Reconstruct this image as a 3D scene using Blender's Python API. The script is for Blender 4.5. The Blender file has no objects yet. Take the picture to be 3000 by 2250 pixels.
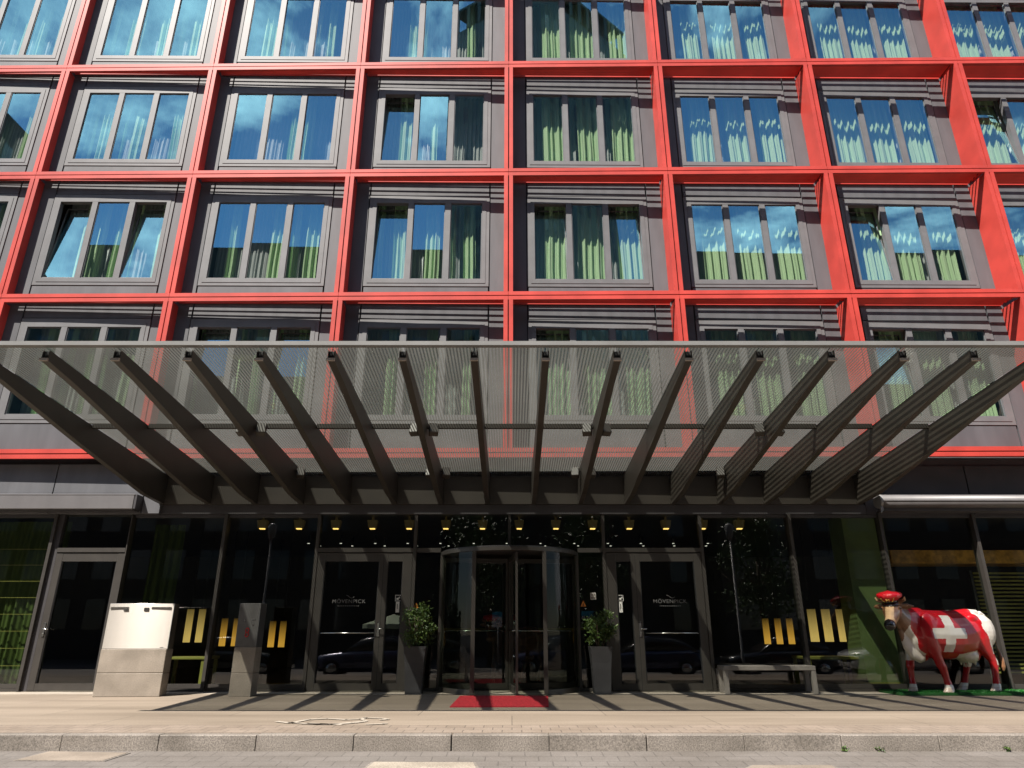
import bpy, bmesh, math, random
from mathutils import Vector, Matrix
R = math.radians
PI = math.pi
C = bpy.context.scene.collection
rnd = random.Random(7)

# ------------------------------------------------------------------ camera constants
F, TH, HC = 2000.0, 0.3506, 0.98          # focal length in photo pixels, pitch, eye height


def at(px, py, Y):
    """point of the plane Y=const seen at photo pixel (px, py) -> X, Z"""
    a = TH - math.atan((py - 1125) / F)
    z = math.tan(a) * Y
    d = Y * math.cos(TH) + z * math.sin(TH)
    return (px - 1500) / F * d, z + HC


# ------------------------------------------------------------------ materials
def newmat(name):
    m = bpy.data.materials.new(name)
    m.use_nodes = True
    nt = m.node_tree
    b = nt.nodes['Principled BSDF']
    return m, nt, b


def N(nt, t, **kw):
    n = nt.nodes.new(t)
    for k, v in kw.items():
        if k in n.inputs.keys():
            n.inputs[k].default_value = v
        else:
            setattr(n, k, v)
    return n


def noise_col(nt, scale, c1, c2, lo=0.35, hi=0.65, detail=6, coord='Object', stretch=(1, 1, 1)):
    tc = N(nt, 'ShaderNodeTexCoord')
    mp = N(nt, 'ShaderNodeMapping')
    mp.inputs['Scale'].default_value = stretch
    nt.links.new(tc.outputs[coord], mp.inputs['Vector'])
    nz = N(nt, 'ShaderNodeTexNoise', Scale=scale, Detail=detail)
    nt.links.new(mp.outputs[0], nz.inputs['Vector'])
    cr = N(nt, 'ShaderNodeValToRGB')
    cr.color_ramp.elements[0].position = lo
    cr.color_ramp.elements[1].position = hi
    cr.color_ramp.elements[0].color = (*c1, 1)
    cr.color_ramp.elements[1].color = (*c2, 1)
    nt.links.new(nz.outputs['Fac'], cr.inputs['Fac'])
    return cr, nz, mp


def paint(name, col, rough=0.45, metal=0.0, var=0.12, scale=3.0, bump=0.0, coat=0.0, stretch=(1, 1, 1), spec=0.5):
    m, nt, b = newmat(name)
    c1 = tuple(c * (1 - var) for c in col)
    c2 = tuple(min(1, c * (1 + var)) for c in col)
    cr, nz, mp = noise_col(nt, scale, c1, c2, stretch=stretch)
    nt.links.new(cr.outputs[0], b.inputs['Base Color'])
    b.inputs['Roughness'].default_value = rough
    b.inputs['Metallic'].default_value = metal
    b.inputs['Specular IOR Level'].default_value = spec
    if coat:
        b.inputs['Coat Weight'].default_value = coat
        b.inputs['Coat Roughness'].default_value = 0.05
    if bump:
        n2 = N(nt, 'ShaderNodeTexNoise', Scale=scale * 12, Detail=4)
        nt.links.new(mp.outputs[0], n2.inputs['Vector'])
        bp = N(nt, 'ShaderNodeBump', Strength=bump, Distance=0.01)
        nt.links.new(n2.outputs['Fac'], bp.inputs['Height'])
        nt.links.new(bp.outputs[0], b.inputs['Normal'])
    return m


def emit(name, col, s):
    m, nt, b = newmat(name)
    b.inputs['Base Color'].default_value = (*col, 1)
    b.inputs['Emission Color'].default_value = (*col, 1)
    b.inputs['Emission Strength'].default_value = s
    return m


def schlick(nt):
    """mirror share of clear glass by viewing angle, the same from both sides of the sheet"""
    g = N(nt, 'ShaderNodeNewGeometry')
    d = N(nt, 'ShaderNodeVectorMath', operation='DOT_PRODUCT')
    nt.links.new(g.outputs['Normal'], d.inputs[0])
    nt.links.new(g.outputs['Incoming'], d.inputs[1])
    a = N(nt, 'ShaderNodeMath', operation='ABSOLUTE')
    nt.links.new(d.outputs['Value'], a.inputs[0])
    o = N(nt, 'ShaderNodeMath', operation='SUBTRACT')
    o.inputs[0].default_value = 1
    nt.links.new(a.outputs[0], o.inputs[1])
    p = N(nt, 'ShaderNodeMath', operation='POWER')
    p.inputs[1].default_value = 5
    nt.links.new(o.outputs[0], p.inputs[0])
    m = N(nt, 'ShaderNodeMath', operation='MULTIPLY_ADD')
    m.inputs[1].default_value = .96
    m.inputs[2].default_value = .04
    nt.links.new(p.outputs[0], m.inputs[0])
    return m


def glass(name, refl, tint, rcol=(0.9, 0.97, 1.0), wav=0.0, fres=0.5):
    """architectural pane: see-through with a coated mirror share that grows with the angle"""
    m, nt, b = newmat(name)
    nt.nodes.remove(b)
    out = nt.nodes['Material Output']
    tr = N(nt, 'ShaderNodeBsdfTransparent')
    tr.inputs['Color'].default_value = (*tint, 1)
    gl = N(nt, 'ShaderNodeBsdfGlossy', Roughness=0.0)
    gl.inputs['Color'].default_value = (*rcol, 1)
    if wav:
        tc = N(nt, 'ShaderNodeTexCoord')
        nz = N(nt, 'ShaderNodeTexNoise', Scale=0.9, Detail=1.0)
        nt.links.new(tc.outputs['Object'], nz.inputs['Vector'])
        bp = N(nt, 'ShaderNodeBump', Strength=wav, Distance=0.02)
        nt.links.new(nz.outputs['Fac'], bp.inputs['Height'])
        nt.links.new(bp.outputs[0], gl.inputs['Normal'])
    lw = schlick(nt)
    ma = N(nt, 'ShaderNodeMath', operation='MULTIPLY_ADD')
    nt.links.new(lw.outputs[0], ma.inputs[0])
    ma.inputs[1].default_value = fres
    ma.inputs[2].default_value = refl
    ma.use_clamp = True
    mx = N(nt, 'ShaderNodeMixShader')
    nt.links.new(ma.outputs[0], mx.inputs[0])
    nt.links.new(tr.outputs[0], mx.inputs[1])
    nt.links.new(gl.outputs[0], mx.inputs[2])
    nt.links.new(mx.outputs[0], out.inputs['Surface'])
    return m


M = {}
M['red'] = paint('red_paint', (0.48, 0.053, 0.041), 0.5, 0, 0.12, 1.8, spec=.3)
M['clad'] = paint('grey_cladding', (0.108, 0.110, 0.120), 0.55, 0.0, 0.13, 2.2, stretch=(1.6, 1, 0.3), spec=.3)
M['frame'] = paint('grey_window_frame', (0.148, 0.149, 0.156), 0.52, 0.0, 0.08, 3, spec=.35)
for _k in ('clad', 'frame', 'red'):
    _nt = M[_k].node_tree
    _b = _nt.nodes['Principled BSDF']
    _src = _b.inputs['Base Color'].links[0].from_socket
    _oi = N(_nt, 'ShaderNodeObjectInfo')
    _mr = N(_nt, 'ShaderNodeMapRange')
    _mr.inputs['To Min'].default_value = .92
    _mr.inputs['To Max'].default_value = 1.06
    _nt.links.new(_oi.outputs['Random'], _mr.inputs['Value'])
    _vm = N(_nt, 'ShaderNodeVectorMath', operation='SCALE')
    _nt.links.new(_src, _vm.inputs[0])
    _nt.links.new(_mr.outputs[0], _vm.inputs['Scale'])
    _nt.links.new(_vm.outputs[0], _b.inputs['Base Color'])
M['gap'] = paint('dark_gap', (0.012, 0.012, 0.014), 0.8)
M['dark'] = paint('dark_fascia', (0.045, 0.043, 0.047), 0.5, 0, 0.15, 2)
M['gfframe'] = paint('bronze_grey_frame', (0.043, 0.039, 0.035), 0.42, 0.0, 0.1, 4)
M['awn'] = paint('awning_grey', (0.125, 0.12, 0.123), 0.42, 0.0, 0.07, 2, stretch=(2, 1, .5))
M['brown'] = paint('bronze_brown_steel', (0.036, 0.031, 0.025), 0.5, 0.0, 0.12, 3)
M['gutter'] = paint('light_grey_gutter', (0.20, 0.20, 0.196), 0.4, 0, 0.08, 3)
M['room'] = paint('room_walls', (0.10, 0.09, 0.075), 0.9, 0, 0.1, 2)
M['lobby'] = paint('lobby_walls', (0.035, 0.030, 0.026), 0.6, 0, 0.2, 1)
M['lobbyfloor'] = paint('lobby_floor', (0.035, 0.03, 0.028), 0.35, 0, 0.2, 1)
M['pane'] = glass('upper_glass', 0.36, (0.98, 0.98, 0.96), (0.38, 0.84, 1.0), 0.006, 0.4)
M['gfglass'] = glass('ground_glass', 0.022, (0.60, 0.66, 0.60), (1, 1, 1), 0.01, 0.95)
M['curved'] = glass('curved_glass', 0.004, (0.66, 0.72, 0.66), (1, 1, 1), 0.03, 0.25)
M['steel'] = paint('brushed_steel', (0.52, 0.49, 0.45), 0.27, 1.0, 0.05, 5, stretch=(14, 14, .5))
_nt = M['steel'].node_tree
_b = _nt.nodes['Principled BSDF']
_b.inputs['Anisotropic'].default_value = .93
_b.inputs['Anisotropic Rotation'].default_value = .25
_tn = _nt.nodes.new('ShaderNodeTangent')
_tn.direction_type = 'RADIAL'
_tn.axis = 'Z'
_nt.links.new(_tn.outputs[0], _b.inputs['Tangent'])
M['darksteel'] = paint('dark_steel', (0.10, 0.10, 0.10), 0.4, 0.2, 0.15, 5)
M['handle'] = paint('satin_handle', (0.5, 0.5, 0.48), 0.25, 1.0, 0.03)
M['planter'] = paint('planter_grey', (0.042, 0.042, 0.046), 0.5, 0, 0.15, 4, bump=.1)
M['soil'] = paint('soil', (0.03, 0.022, 0.016), 0.95)
M['bark'] = paint('bark', (0.10, 0.075, 0.05), 0.9, 0, .3, 20)
M['white'] = paint('white_paint', (0.78, 0.77, 0.74), 0.5, 0, .05)
M['black'] = paint('black_plastic', (0.012, 0.012, 0.013), 0.35)
M['orange'] = paint('orange_sticker', (0.75, 0.26, 0.04), 0.5)
M['cyan'] = paint('cyan_sign', (0.05, 0.42, 0.62), 0.5)
M['goldbeam'] = paint('gold_bulkhead', (0.75, 0.38, 0.07), 0.4, 0.0, .35, 9, stretch=(1, 1, 1))
M['letter'] = paint('silver_letter', (0.16, 0.16, 0.16), 0.45)
M['greenwall'] = paint('green_wall', (0.17, 0.22, 0.08), 0.7, 0, .12, 2)
M['yellowwood'] = paint('lime_wood', (0.30, 0.27, 0.06), 0.6)
M['bench'] = paint('weathered_steel_bench', (0.22, 0.20, 0.18), 0.45, 0.0, .15, 6)
M['lampwarm'] = emit('amber_shade', (1.0, 0.50, 0.07), 0.42)
M['lampcream'] = emit('cream_shade', (1.0, 0.66, 0.19), 0.50)
M['bulb'] = emit('warm_bulb', (1.0, 0.60, 0.16), 1.15)
M['spotw'] = emit('white_bulb', (1.0, 0.93, 0.82), .7)
M['housing'] = emit('amber_housing', (1.0, .62, .2), .008)
M['housing'].node_tree.nodes['Principled BSDF'].inputs['Base Color'].default_value = (.10, .07, .03, 1)


for _k in ('lampwarm', 'lampcream'):
    _nt = M[_k].node_tree
    _b = _nt.nodes['Principled BSDF']
    _tc = N(_nt, 'ShaderNodeTexCoord')
    _sp = N(_nt, 'ShaderNodeSeparateXYZ')
    _nt.links.new(_tc.outputs['Generated'], _sp.inputs[0])
    _mr = N(_nt, 'ShaderNodeMapRange')
    _mr.inputs['From Min'].default_value = .15
    _mr.inputs['From Max'].default_value = 1.0
    _mr.inputs['To Min'].default_value = .36
    _mr.inputs['To Max'].default_value = .02 if _k == 'lampwarm' else .07
    _nt.links.new(_sp.outputs['Z'], _mr.inputs['Value'])
    _nt.links.new(_mr.outputs[0], _b.inputs['Emission Strength'])
    _b.inputs['Base Color'].default_value = (.3, .2, .06, 1)


def granite(name, base, var, rough=0.75):
    m, nt, b = newmat(name)
    tc = N(nt, 'ShaderNodeTexCoord')
    n1 = N(nt, 'ShaderNodeTexNoise', Scale=75.0, Detail=3.0, Roughness=.7)
    n2 = N(nt, 'ShaderNodeTexNoise', Scale=2.2, Detail=5.0)
    nt.links.new(tc.outputs['Object'], n1.inputs['Vector'])
    nt.links.new(tc.outputs['Object'], n2.inputs['Vector'])
    cr = N(nt, 'ShaderNodeValToRGB')
    e = cr.color_ramp.elements
    e[0].position, e[1].position = .36, .64
    e[0].color = (*[c * (1 - var) for c in base], 1)
    e[1].color = (*[min(1, c * (1 + var)) for c in base], 1)
    nt.links.new(n1.outputs['Fac'], cr.inputs['Fac'])
    mx = N(nt, 'ShaderNodeMix', data_type='RGBA', blend_type='MULTIPLY')
    mx.inputs[0].default_value = 1
    c2 = N(nt, 'ShaderNodeValToRGB')
    c2.color_ramp.elements[0].position = .3
    c2.color_ramp.elements[0].color = (.68, .66, .63, 1)
    c2.color_ramp.elements[1].position = .65
    c2.color_ramp.elements[1].color = (1.08, 1.06, 1.04, 1)
    nt.links.new(n2.outputs['Fac'], c2.inputs['Fac'])
    nt.links.new(cr.outputs[0], mx.inputs[6])
    nt.links.new(c2.outputs[0], mx.inputs[7])
    nt.links.new(mx.outputs[2], b.inputs['Base Color'])
    b.inputs['Roughness'].default_value = rough
    bp = N(nt, 'ShaderNodeBump', Strength=.35, Distance=.004)
    nt.links.new(n1.outputs['Fac'], bp.inputs['Height'])
    nt.links.new(bp.outputs[0], b.inputs['Normal'])
    return m


M['granite'] = granite('granite', (0.29, 0.255, 0.215), .22)
M['kerbg'] = granite('kerb_granite', (0.20, 0.18, 0.16), .42)
M['kerbtop'] = granite('kerb_top_granite', (0.42, 0.37, 0.32), .15)
M['cover'] = granite('cover_stone', (0.23, 0.195, 0.16), .15)
M['coverw'] = granite('cover_concrete', (0.30, 0.265, 0.22), .3)


def paving(name, bw, bh, mortar, c1, c2, cm, stain=(.75, 1.08), dirt_scale=.9, streak=None, bump=.3, rot=0):
    m, nt, b = newmat(name)
    tc = N(nt, 'ShaderNodeTexCoord')
    mp = N(nt, 'ShaderNodeMapping')
    mp.inputs['Rotation'].default_value = (0, 0, rot)
    nt.links.new(tc.outputs['Object'], mp.inputs['Vector'])
    br = N(nt, 'ShaderNodeTexBrick', offset=.5)
    br.inputs['Scale'].default_value = 1
    br.inputs['Brick Width'].default_value = bw
    br.inputs['Row Height'].default_value = bh
    br.inputs['Mortar Size'].default_value = mortar
    br.inputs['Mortar Smooth'].default_value = .2
    br.inputs['Color1'].default_value = (*c1, 1)
    br.inputs['Color2'].default_value = (*c2, 1)
    br.inputs['Mortar'].default_value = (*cm, 1)
    nt.links.new(mp.outputs[0], br.inputs['Vector'])
    mp2 = N(nt, 'ShaderNodeMapping')
    mp2.inputs['Scale'].default_value = streak or (1, 1, 1)
    nt.links.new(tc.outputs['Object'], mp2.inputs['Vector'])
    n1 = N(nt, 'ShaderNodeTexNoise', Scale=dirt_scale, Detail=8.0, Roughness=.65)
    nt.links.new(mp2.outputs[0], n1.inputs['Vector'])
    cr = N(nt, 'ShaderNodeValToRGB')
    cr.color_ramp.elements[0].position = .32
    cr.color_ramp.elements[1].position = .62
    s0, s1 = stain
    cr.color_ramp.elements[0].color = (s0, s0 * .97, s0 * .93, 1)
    cr.color_ramp.elements[1].color = (s1, s1, s1, 1)
    nt.links.new(n1.outputs['Fac'], cr.inputs['Fac'])
    mx = N(nt, 'ShaderNodeMix', data_type='RGBA', blend_type='MULTIPLY')
    mx.inputs[0].default_value = 1
    nt.links.new(br.outputs['Color'], mx.inputs[6])
    nt.links.new(cr.outputs[0], mx.inputs[7])
    n3 = N(nt, 'ShaderNodeTexNoise', Scale=60.0, Detail=3.0)
    nt.links.new(tc.outputs['Object'], n3.inputs['Vector'])
    c3 = N(nt, 'ShaderNodeValToRGB')
    c3.color_ramp.elements[0].position = .3
    c3.color_ramp.elements[0].color = (.82, .82, .82, 1)
    c3.color_ramp.elements[1].position = .7
    c3.color_ramp.elements[1].color = (1.12, 1.12, 1.12, 1)
    nt.links.new(n3.outputs['Fac'], c3.inputs['Fac'])
    mx2 = N(nt, 'ShaderNodeMix', data_type='RGBA', blend_type='MULTIPLY')
    mx2.inputs[0].default_value = 1
    nt.links.new(mx.outputs[2], mx2.inputs[6])
    nt.links.new(c3.outputs[0], mx2.inputs[7])
    nt.links.new(mx2.outputs[2], b.inputs['Base Color'])
    b.inputs['Roughness'].default_value = .85
    bp = N(nt, 'ShaderNodeBump', Strength=bump, Distance=.006)
    ad = N(nt, 'ShaderNodeMath', operation='SUBTRACT')
    nt.links.new(n3.outputs['Fac'], ad.inputs[0])
    nt.links.new(br.outputs['Fac'], ad.inputs[1])
    nt.links.new(ad.outputs[0], bp.inputs['Height'])
    nt.links.new(bp.outputs[0], b.inputs['Normal'])
    return m


M['pavement'] = paving('pavement_slabs', 2.4, 1.6, .006, (.205, .166, .126), (.232, .189, .146), (.115, .094, .073), (.70, 1.1), .55, (.35, 2.2, 1))
M['setts'] = paving('pavement_setts', .21, .20, .006, (.20, .16, .126), (.232, .186, .148), (.105, .085, .068), (.82, 1.06), 1.5)
M['plinthstrip'] = paving('stone_strip', 1.2, .6, .006, (.32, .28, .23), (.35, .305, .25), (.17, .15, .13), (.75, 1.08), 1.2)
M['road'] = paving('road_pavers', .26, .20, .006, (.136, .122, .110), (.150, .134, .122), (.095, .085, .077), (.76, 1.08), 1.2, (.7, 1.6, 1), .5)
M['asphalt'] = paint('asphalt', (.05, .05, .05), .9, 0, .2, 3)


def curtain_mat(name, col):
    m, nt, b = newmat(name)
    out = nt.nodes['Material Output']
    nt.nodes.remove(b)
    cr, nz, mp = noise_col(nt, 3, tuple(c * .88 for c in col), col, coord='Object', stretch=(6, 6, .4))
    d = N(nt, 'ShaderNodeBsdfDiffuse')
    t = N(nt, 'ShaderNodeBsdfTranslucent')
    nt.links.new(cr.outputs[0], d.inputs['Color'])
    nt.links.new(cr.outputs[0], t.inputs['Color'])
    mx = N(nt, 'ShaderNodeMixShader')
    mx.inputs[0].default_value = .12
    nt.links.new(d.outputs[0], mx.inputs[1])
    nt.links.new(t.outputs[0], mx.inputs[2])
    nt.links.new(mx.outputs[0], out.inputs['Surface'])
    return m


M['curtain'] = curtain_mat('green_curtain', (.50, .73, .44))
M['sheer'] = curtain_mat('pale_sheer', (.50, .57, .56))
M['gcurtain'] = curtain_mat('lobby_curtain', (.095, .13, .04))


def frit_mat():
    """laminated glass printed with fine grey lines that run out from the wall"""
    m, nt, b = newmat('fritted_canopy_glass')
    out = nt.nodes['Material Output']
    nt.nodes.remove(b)
    tc = N(nt, 'ShaderNodeTexCoord')
    sp = N(nt, 'ShaderNodeSeparateXYZ')
    nt.links.new(tc.outputs['Object'], sp.inputs[0])
    mu = N(nt, 'ShaderNodeMath', operation='MULTIPLY')
    mu.inputs[1].default_value = 1 / .043
    fr = N(nt, 'ShaderNodeMath', operation='FRACT')
    gt = N(nt, 'ShaderNodeMath', operation='GREATER_THAN')
    gt.inputs[1].default_value = .47
    nt.links.new(sp.outputs['X'], mu.inputs[0])
    nt.links.new(mu.outputs[0], fr.inputs[0])
    nt.links.new(fr.outputs[0], gt.inputs[0])
    # clear share
    tr = N(nt, 'ShaderNodeBsdfTransparent')
    tr.inputs['Color'].default_value = (.62, .65, .61, 1)
    gl = N(nt, 'ShaderNodeBsdfGlossy', Roughness=.02)
    gl.inputs['Color'].default_value = (.9, .95, .92, 1)
    fres = schlick(nt)
    clear = N(nt, 'ShaderNodeMixShader')
    nt.links.new(fres.outputs[0], clear.inputs[0])
    nt.links.new(tr.outputs[0], clear.inputs[1])
    nt.links.new(gl.outputs[0], clear.inputs[2])
    dust = N(nt, 'ShaderNodeBsdfTranslucent')
    dust.inputs['Color'].default_value = (.30, .30, .275, 1)
    clear2 = N(nt, 'ShaderNodeMixShader')
    clear2.inputs[0].default_value = .08
    nt.links.new(clear.outputs[0], clear2.inputs[1])
    nt.links.new(dust.outputs[0], clear2.inputs[2])
    clear = clear2
    # printed share
    cr, nz, mp = noise_col(nt, .8, (.085, .088, .078), (.140, .142, .128), .3, .7)
    df = N(nt, 'ShaderNodeBsdfDiffuse')
    tl = N(nt, 'ShaderNodeBsdfTranslucent')
    nt.links.new(cr.outputs[0], df.inputs['Color'])
    nt.links.new(cr.outputs[0], tl.inputs['Color'])
    a = N(nt, 'ShaderNodeMixShader')
    a.inputs[0].default_value = .5
    nt.links.new(df.outputs[0], a.inputs[1])
    nt.links.new(tl.outputs[0], a.inputs[2])
    t2 = N(nt, 'ShaderNodeBsdfTransparent')
    t2.inputs['Color'].default_value = (.5, .5, .47, 1)
    pr = N(nt, 'ShaderNodeMixShader')
    pr.inputs[0].default_value = .22
    nt.links.new(a.outputs[0], pr.inputs[1])
    nt.links.new(t2.outputs[0], pr.inputs[2])
    mx = N(nt, 'ShaderNodeMixShader')
    nt.links.new(gt.outputs[0], mx.inputs[0])
    nt.links.new(clear.outputs[0], mx.inputs[1])
    nt.links.new(pr.outputs[0], mx.inputs[2])
    nt.links.new(mx.outputs[0], out.inputs['Surface'])
    return m


M['frit'] = frit_mat()


def leafmat(name, c1, c2):
    m, nt, b = newmat(name)
    gi = N(nt, 'ShaderNodeNewGeometry')
    cr = N(nt, 'ShaderNodeValToRGB')
    cr.color_ramp.elements[0].color = (*c1, 1)
    cr.color_ramp.elements[1].color = (*c2, 1)
    nt.links.new(gi.outputs['Random Per Island'], cr.inputs['Fac'])
    nt.links.new(cr.outputs[0], b.inputs['Base Color'])
    b.inputs['Roughness'].default_value = .45
    b.inputs['Transmission Weight'].default_value = 0
    b.inputs['Subsurface Weight'].default_value = 0
    return m


M['leaf'] = leafmat('shrub_leaf', (.025, .062, .012), (.10, .155, .03))
M['treeleaf'] = leafmat('tree_leaf', (.02, .05, .012), (.06, .12, .025))
M['turf'] = leafmat('artificial_turf', (.006, .085, .010), (.02, .17, .02))
M['turfbase'] = paint('turf_backing', (.008, .08, .010), .9, 0, .25, 30, bump=.5)


def matred():
    return paint('red_mat', (.40, .012, .022), .95, 0, .22, 25, bump=.6)


M['mat'] = matred()
M['matedge'] = paint('mat_edge', (.10, .01, .012), .9)

# ------------------------------------------------------------------ mesh helpers


def box(bm, x0, x1, y0, y1, z0, z1, mi=0):
    vs = [bm.verts.new(p) for p in ((x0, y0, z0), (x1, y0, z0), (x1, y1, z0), (x0, y1, z0),
                                    (x0, y0, z1), (x1, y0, z1), (x1, y1, z1), (x0, y1, z1))]
    for f in ((3, 2, 1, 0), (4, 5, 6, 7), (0, 1, 5, 4), (1, 2, 6, 5), (2, 3, 7, 6), (3, 0, 4, 7)):
        bm.faces.new([vs[i] for i in f]).material_index = mi
    return vs


def hexa(bm, pts, mi=0):
    """8 corners, bottom ring then top ring"""
    vs = [bm.verts.new(p) for p in pts]
    for f in ((3, 2, 1, 0), (4, 5, 6, 7), (0, 1, 5, 4), (1, 2, 6, 5), (2, 3, 7, 6), (3, 0, 4, 7)):
        bm.faces.new([vs[i] for i in f]).material_index = mi


def bbox(bm, x0, x1, y0, y1, z0, z1, bev=.004, mi=0):
    """box with small chamfers"""
    b2 = bmesh.new()
    box(b2, x0, x1, y0, y1, z0, z1, mi)
    bmesh.ops.bevel(b2, geom=b2.edges[:], offset=bev, segments=1, affect='EDGES', profile=.5)
    me = bpy.data.meshes.new('t')
    b2.to_mesh(me)
    b2.free()
    bm.from_mesh(me)
    bpy.data.meshes.remove(me)


def loft(bm, rings, close_ends=True, mi=0, smooth=True, closed=True):
    rows = [[bm.verts.new(p) for p in r] for r in rings]
    n = len(rows[0])
    for a, b in zip(rows, rows[1:]):
        for i in range(n if closed else n - 1):
            j = (i + 1) % n
            f = bm.faces.new((a[i], a[j], b[j], b[i]))
            f.smooth = smooth
            f.material_index = mi
    if close_ends:
        bm.faces.new(rows[0][::-1]).material_index = mi
        bm.faces.new(rows[-1]).material_index = mi


def tube(bm, pts, rad, n=8, mi=0):
    """tube through points; rad number or list"""
    pts = [Vector(p) for p in pts]
    rads = rad if isinstance(rad, (list, tuple)) else [rad] * len(pts)
    rings = []
    for i, p in enumerate(pts):
        d = (pts[min(i + 1, len(pts) - 1)] - pts[max(i - 1, 0)]).normalized()
        u = d.orthogonal().normalized() if abs(d.z) > .99 else d.cross(Vector((0, 0, 1))).normalized()
        v = d.cross(u)
        rings.append([p + (u * math.cos(2 * PI * k / n) + v * math.sin(2 * PI * k / n)) * rads[i] for k in range(n)])
    loft(bm, rings, mi=mi)


def prism(bm, poly, axis, a, b, mi=0):
    """extrude a 2D polygon along an axis: 'x' poly=(y,z), 'y' poly=(x,z), 'z' poly=(x,y)"""
    def mk(p, t):
        return {'x': (t, p[0], p[1]), 'y': (p[0], t, p[1]), 'z': (p[0], p[1], t)}[axis]
    v0 = [bm.verts.new(mk(p, a)) for p in poly]
    v1 = [bm.verts.new(mk(p, b)) for p in poly]
    n = len(poly)
    for i in range(n):
        j = (i + 1) % n
        bm.faces.new((v0[i], v0[j], v1[j], v1[i])).material_index = mi
    bm.faces.new(v0[::-1]).material_index = mi
    bm.faces.new(v1).material_index = mi


def link(o, parent=None):
    C.objects.link(o)
    if parent is not None:
        o.parent = parent
    return o


def obj(name, bm, mats, parent=None, loc=(0, 0, 0), rot=(0, 0, 0), recalc=True):
    if recalc:
        bmesh.ops.recalc_face_normals(bm, faces=bm.faces[:])
    me = bpy.data.meshes.new(name)
    bm.to_mesh(me)
    bm.free()
    for m in (mats if isinstance(mats, (list, tuple)) else [mats]):
        me.materials.append(M[m] if isinstance(m, str) else m)
    o = bpy.data.objects.new(name, me)
    o.location = loc
    o.rotation_euler = rot
    return link(o, parent)


def inst(name, me, parent=None, loc=(0, 0, 0), rot=(0, 0, 0), scale=None):
    o = bpy.data.objects.new(name, me)
    o.location = loc
    o.rotation_euler = rot
    if scale:
        o.scale = scale
    return link(o, parent)


def tag(o, label=None, cat=None, group=None, kind=None):
    if label:
        o['label'] = label
    if cat:
        o['category'] = cat
    if group:
        o['group'] = group
    if kind:
        o['kind'] = kind
    return o


def thing(name, label, cat, loc=(0, 0, 0), rotz=0, group=None):
    o = bpy.data.objects.new(name, None)
    o.empty_display_size = .2
    o.location = loc
    o.rotation_euler = (0, 0, rotz)
    link(o)
    return tag(o, label, cat, group)


def text_mesh(name, body, size, mat, parent, loc, rot=(PI / 2, 0, 0), ext=.0015, spacing=1.0, scale=(1, 1, 1)):
    cu = bpy.data.curves.new(name, 'FONT')
    cu.body = body
    cu.size = size
    cu.extrude = ext
    cu.align_x = 'CENTER'
    cu.align_y = 'CENTER'
    cu.space_character = spacing
    tmp = bpy.data.objects.new('tmp', cu)
    C.objects.link(tmp)
    dg = bpy.context.evaluated_depsgraph_get()
    me = bpy.data.meshes.new_from_object(tmp.evaluated_get(dg))
    bpy.data.objects.remove(tmp)
    me.materials.clear()
    me.materials.append(M[mat])
    o = bpy.data.objects.new(name, me)
    o.location = loc
    o.rotation_euler = rot
    o.scale = scale
    return link(o, parent)


ORD = ['leftmost', 'second', 'third', 'fourth', 'fifth', 'sixth', 'seventh', 'eighth', 'ninth', 'tenth', 'eleventh',
       'twelfth', 'thirteenth', 'fourteenth', 'fifteenth', 'sixteenth']

# ------------------------------------------------------------------ the setting
KY = 7.83                                   # kerb face
bm = bmesh.new()
box(bm, -60, 60, KY + .14, 13.62, -.30, 0)
tag(obj('pavement', bm, 'pavement'), kind='structure')
bm = bmesh.new()
box(bm, -60, 60, KY + .14, 8.62, 0, .004)
tag(obj('pavement_edging', bm, 'setts'), kind='structure')
bm = bmesh.new()
box(bm, -60, 60, 12.80, 13.62, 0, .005)
tag(obj('stone_strip', bm, 'plinthstrip'), kind='structure')
# kerb of one metre granite stones
bm = bmesh.new()
for k in range(-30, 30):
    x = k * 1.0 + .38 + rnd.uniform(-.004, .004)
    y = KY + rnd.uniform(-.004, .004)
    bbox(bm, x + .003, x + .997, y, KY + .138, -.32, .002 + rnd.uniform(-.003, .003), .006)
for f in bm.faces:
    f.material_index = 0
k_ = obj('kerb', bm, ['kerbg'])
tag(k_, kind='structure')
# road falls away from the kerb, then runs level to the horizon
RZ = -.145


def roadz(y):
    return RZ - .055 * (KY - y) if y > 0 else RZ - .055 * KY


bm = bmesh.new()
ys = [KY + .05, 6, 4, 2, 0, -12]
vv = [[bm.verts.new((x, y, roadz(min(y, KY)))) for x in (-80, 80)] for y in ys]
for a, b in zip(vv, vv[1:]):
    bm.faces.new((a[0], a[1], b[1], b[0]))
tag(obj('road', bm, 'road'), kind='structure')
bm = bmesh.new()
vs = [bm.verts.new(p) for p in ((-900, -900, -.75), (900, -900, -.75), (900, 900, -.75), (-900, 900, -.75))]
bm.faces.new(vs)
tag(obj('ground', bm, 'asphalt'), kind='structure')

# ------------------------------------------------------------------ hotel: upper facade
FY = 13.35                                  # ground floor glazing plane
WS = .0072                                  # slope of the window wall
GS = -.0112                                 # slope of the red grid
X0, W = -.0786, 3.6
WY = lambda x: 13.293 + WS * x
GY = lambda x: 12.888 + GS * x
SEAM = [4.28, 7.686, 10.82, 13.956, 17.09]
COLS = range(-5, 6)
FW = .19                                    # fin width
hotel = thing('hotel_building', 'dark grey hotel with a projecting red grid round its windows and a glazed ground floor', 'hotel', (0, FY, 0))
HO = Vector((0, FY, 0))


def hobj(name, bm, mats, parent=None, recalc=True):
    """build from world coordinates, parent under the hotel"""
    bmesh.ops.translate(bm, verts=bm.verts[:], vec=-HO)
    return obj(name, bm, mats, hotel if parent is None else parent, recalc=recalc)


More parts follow.
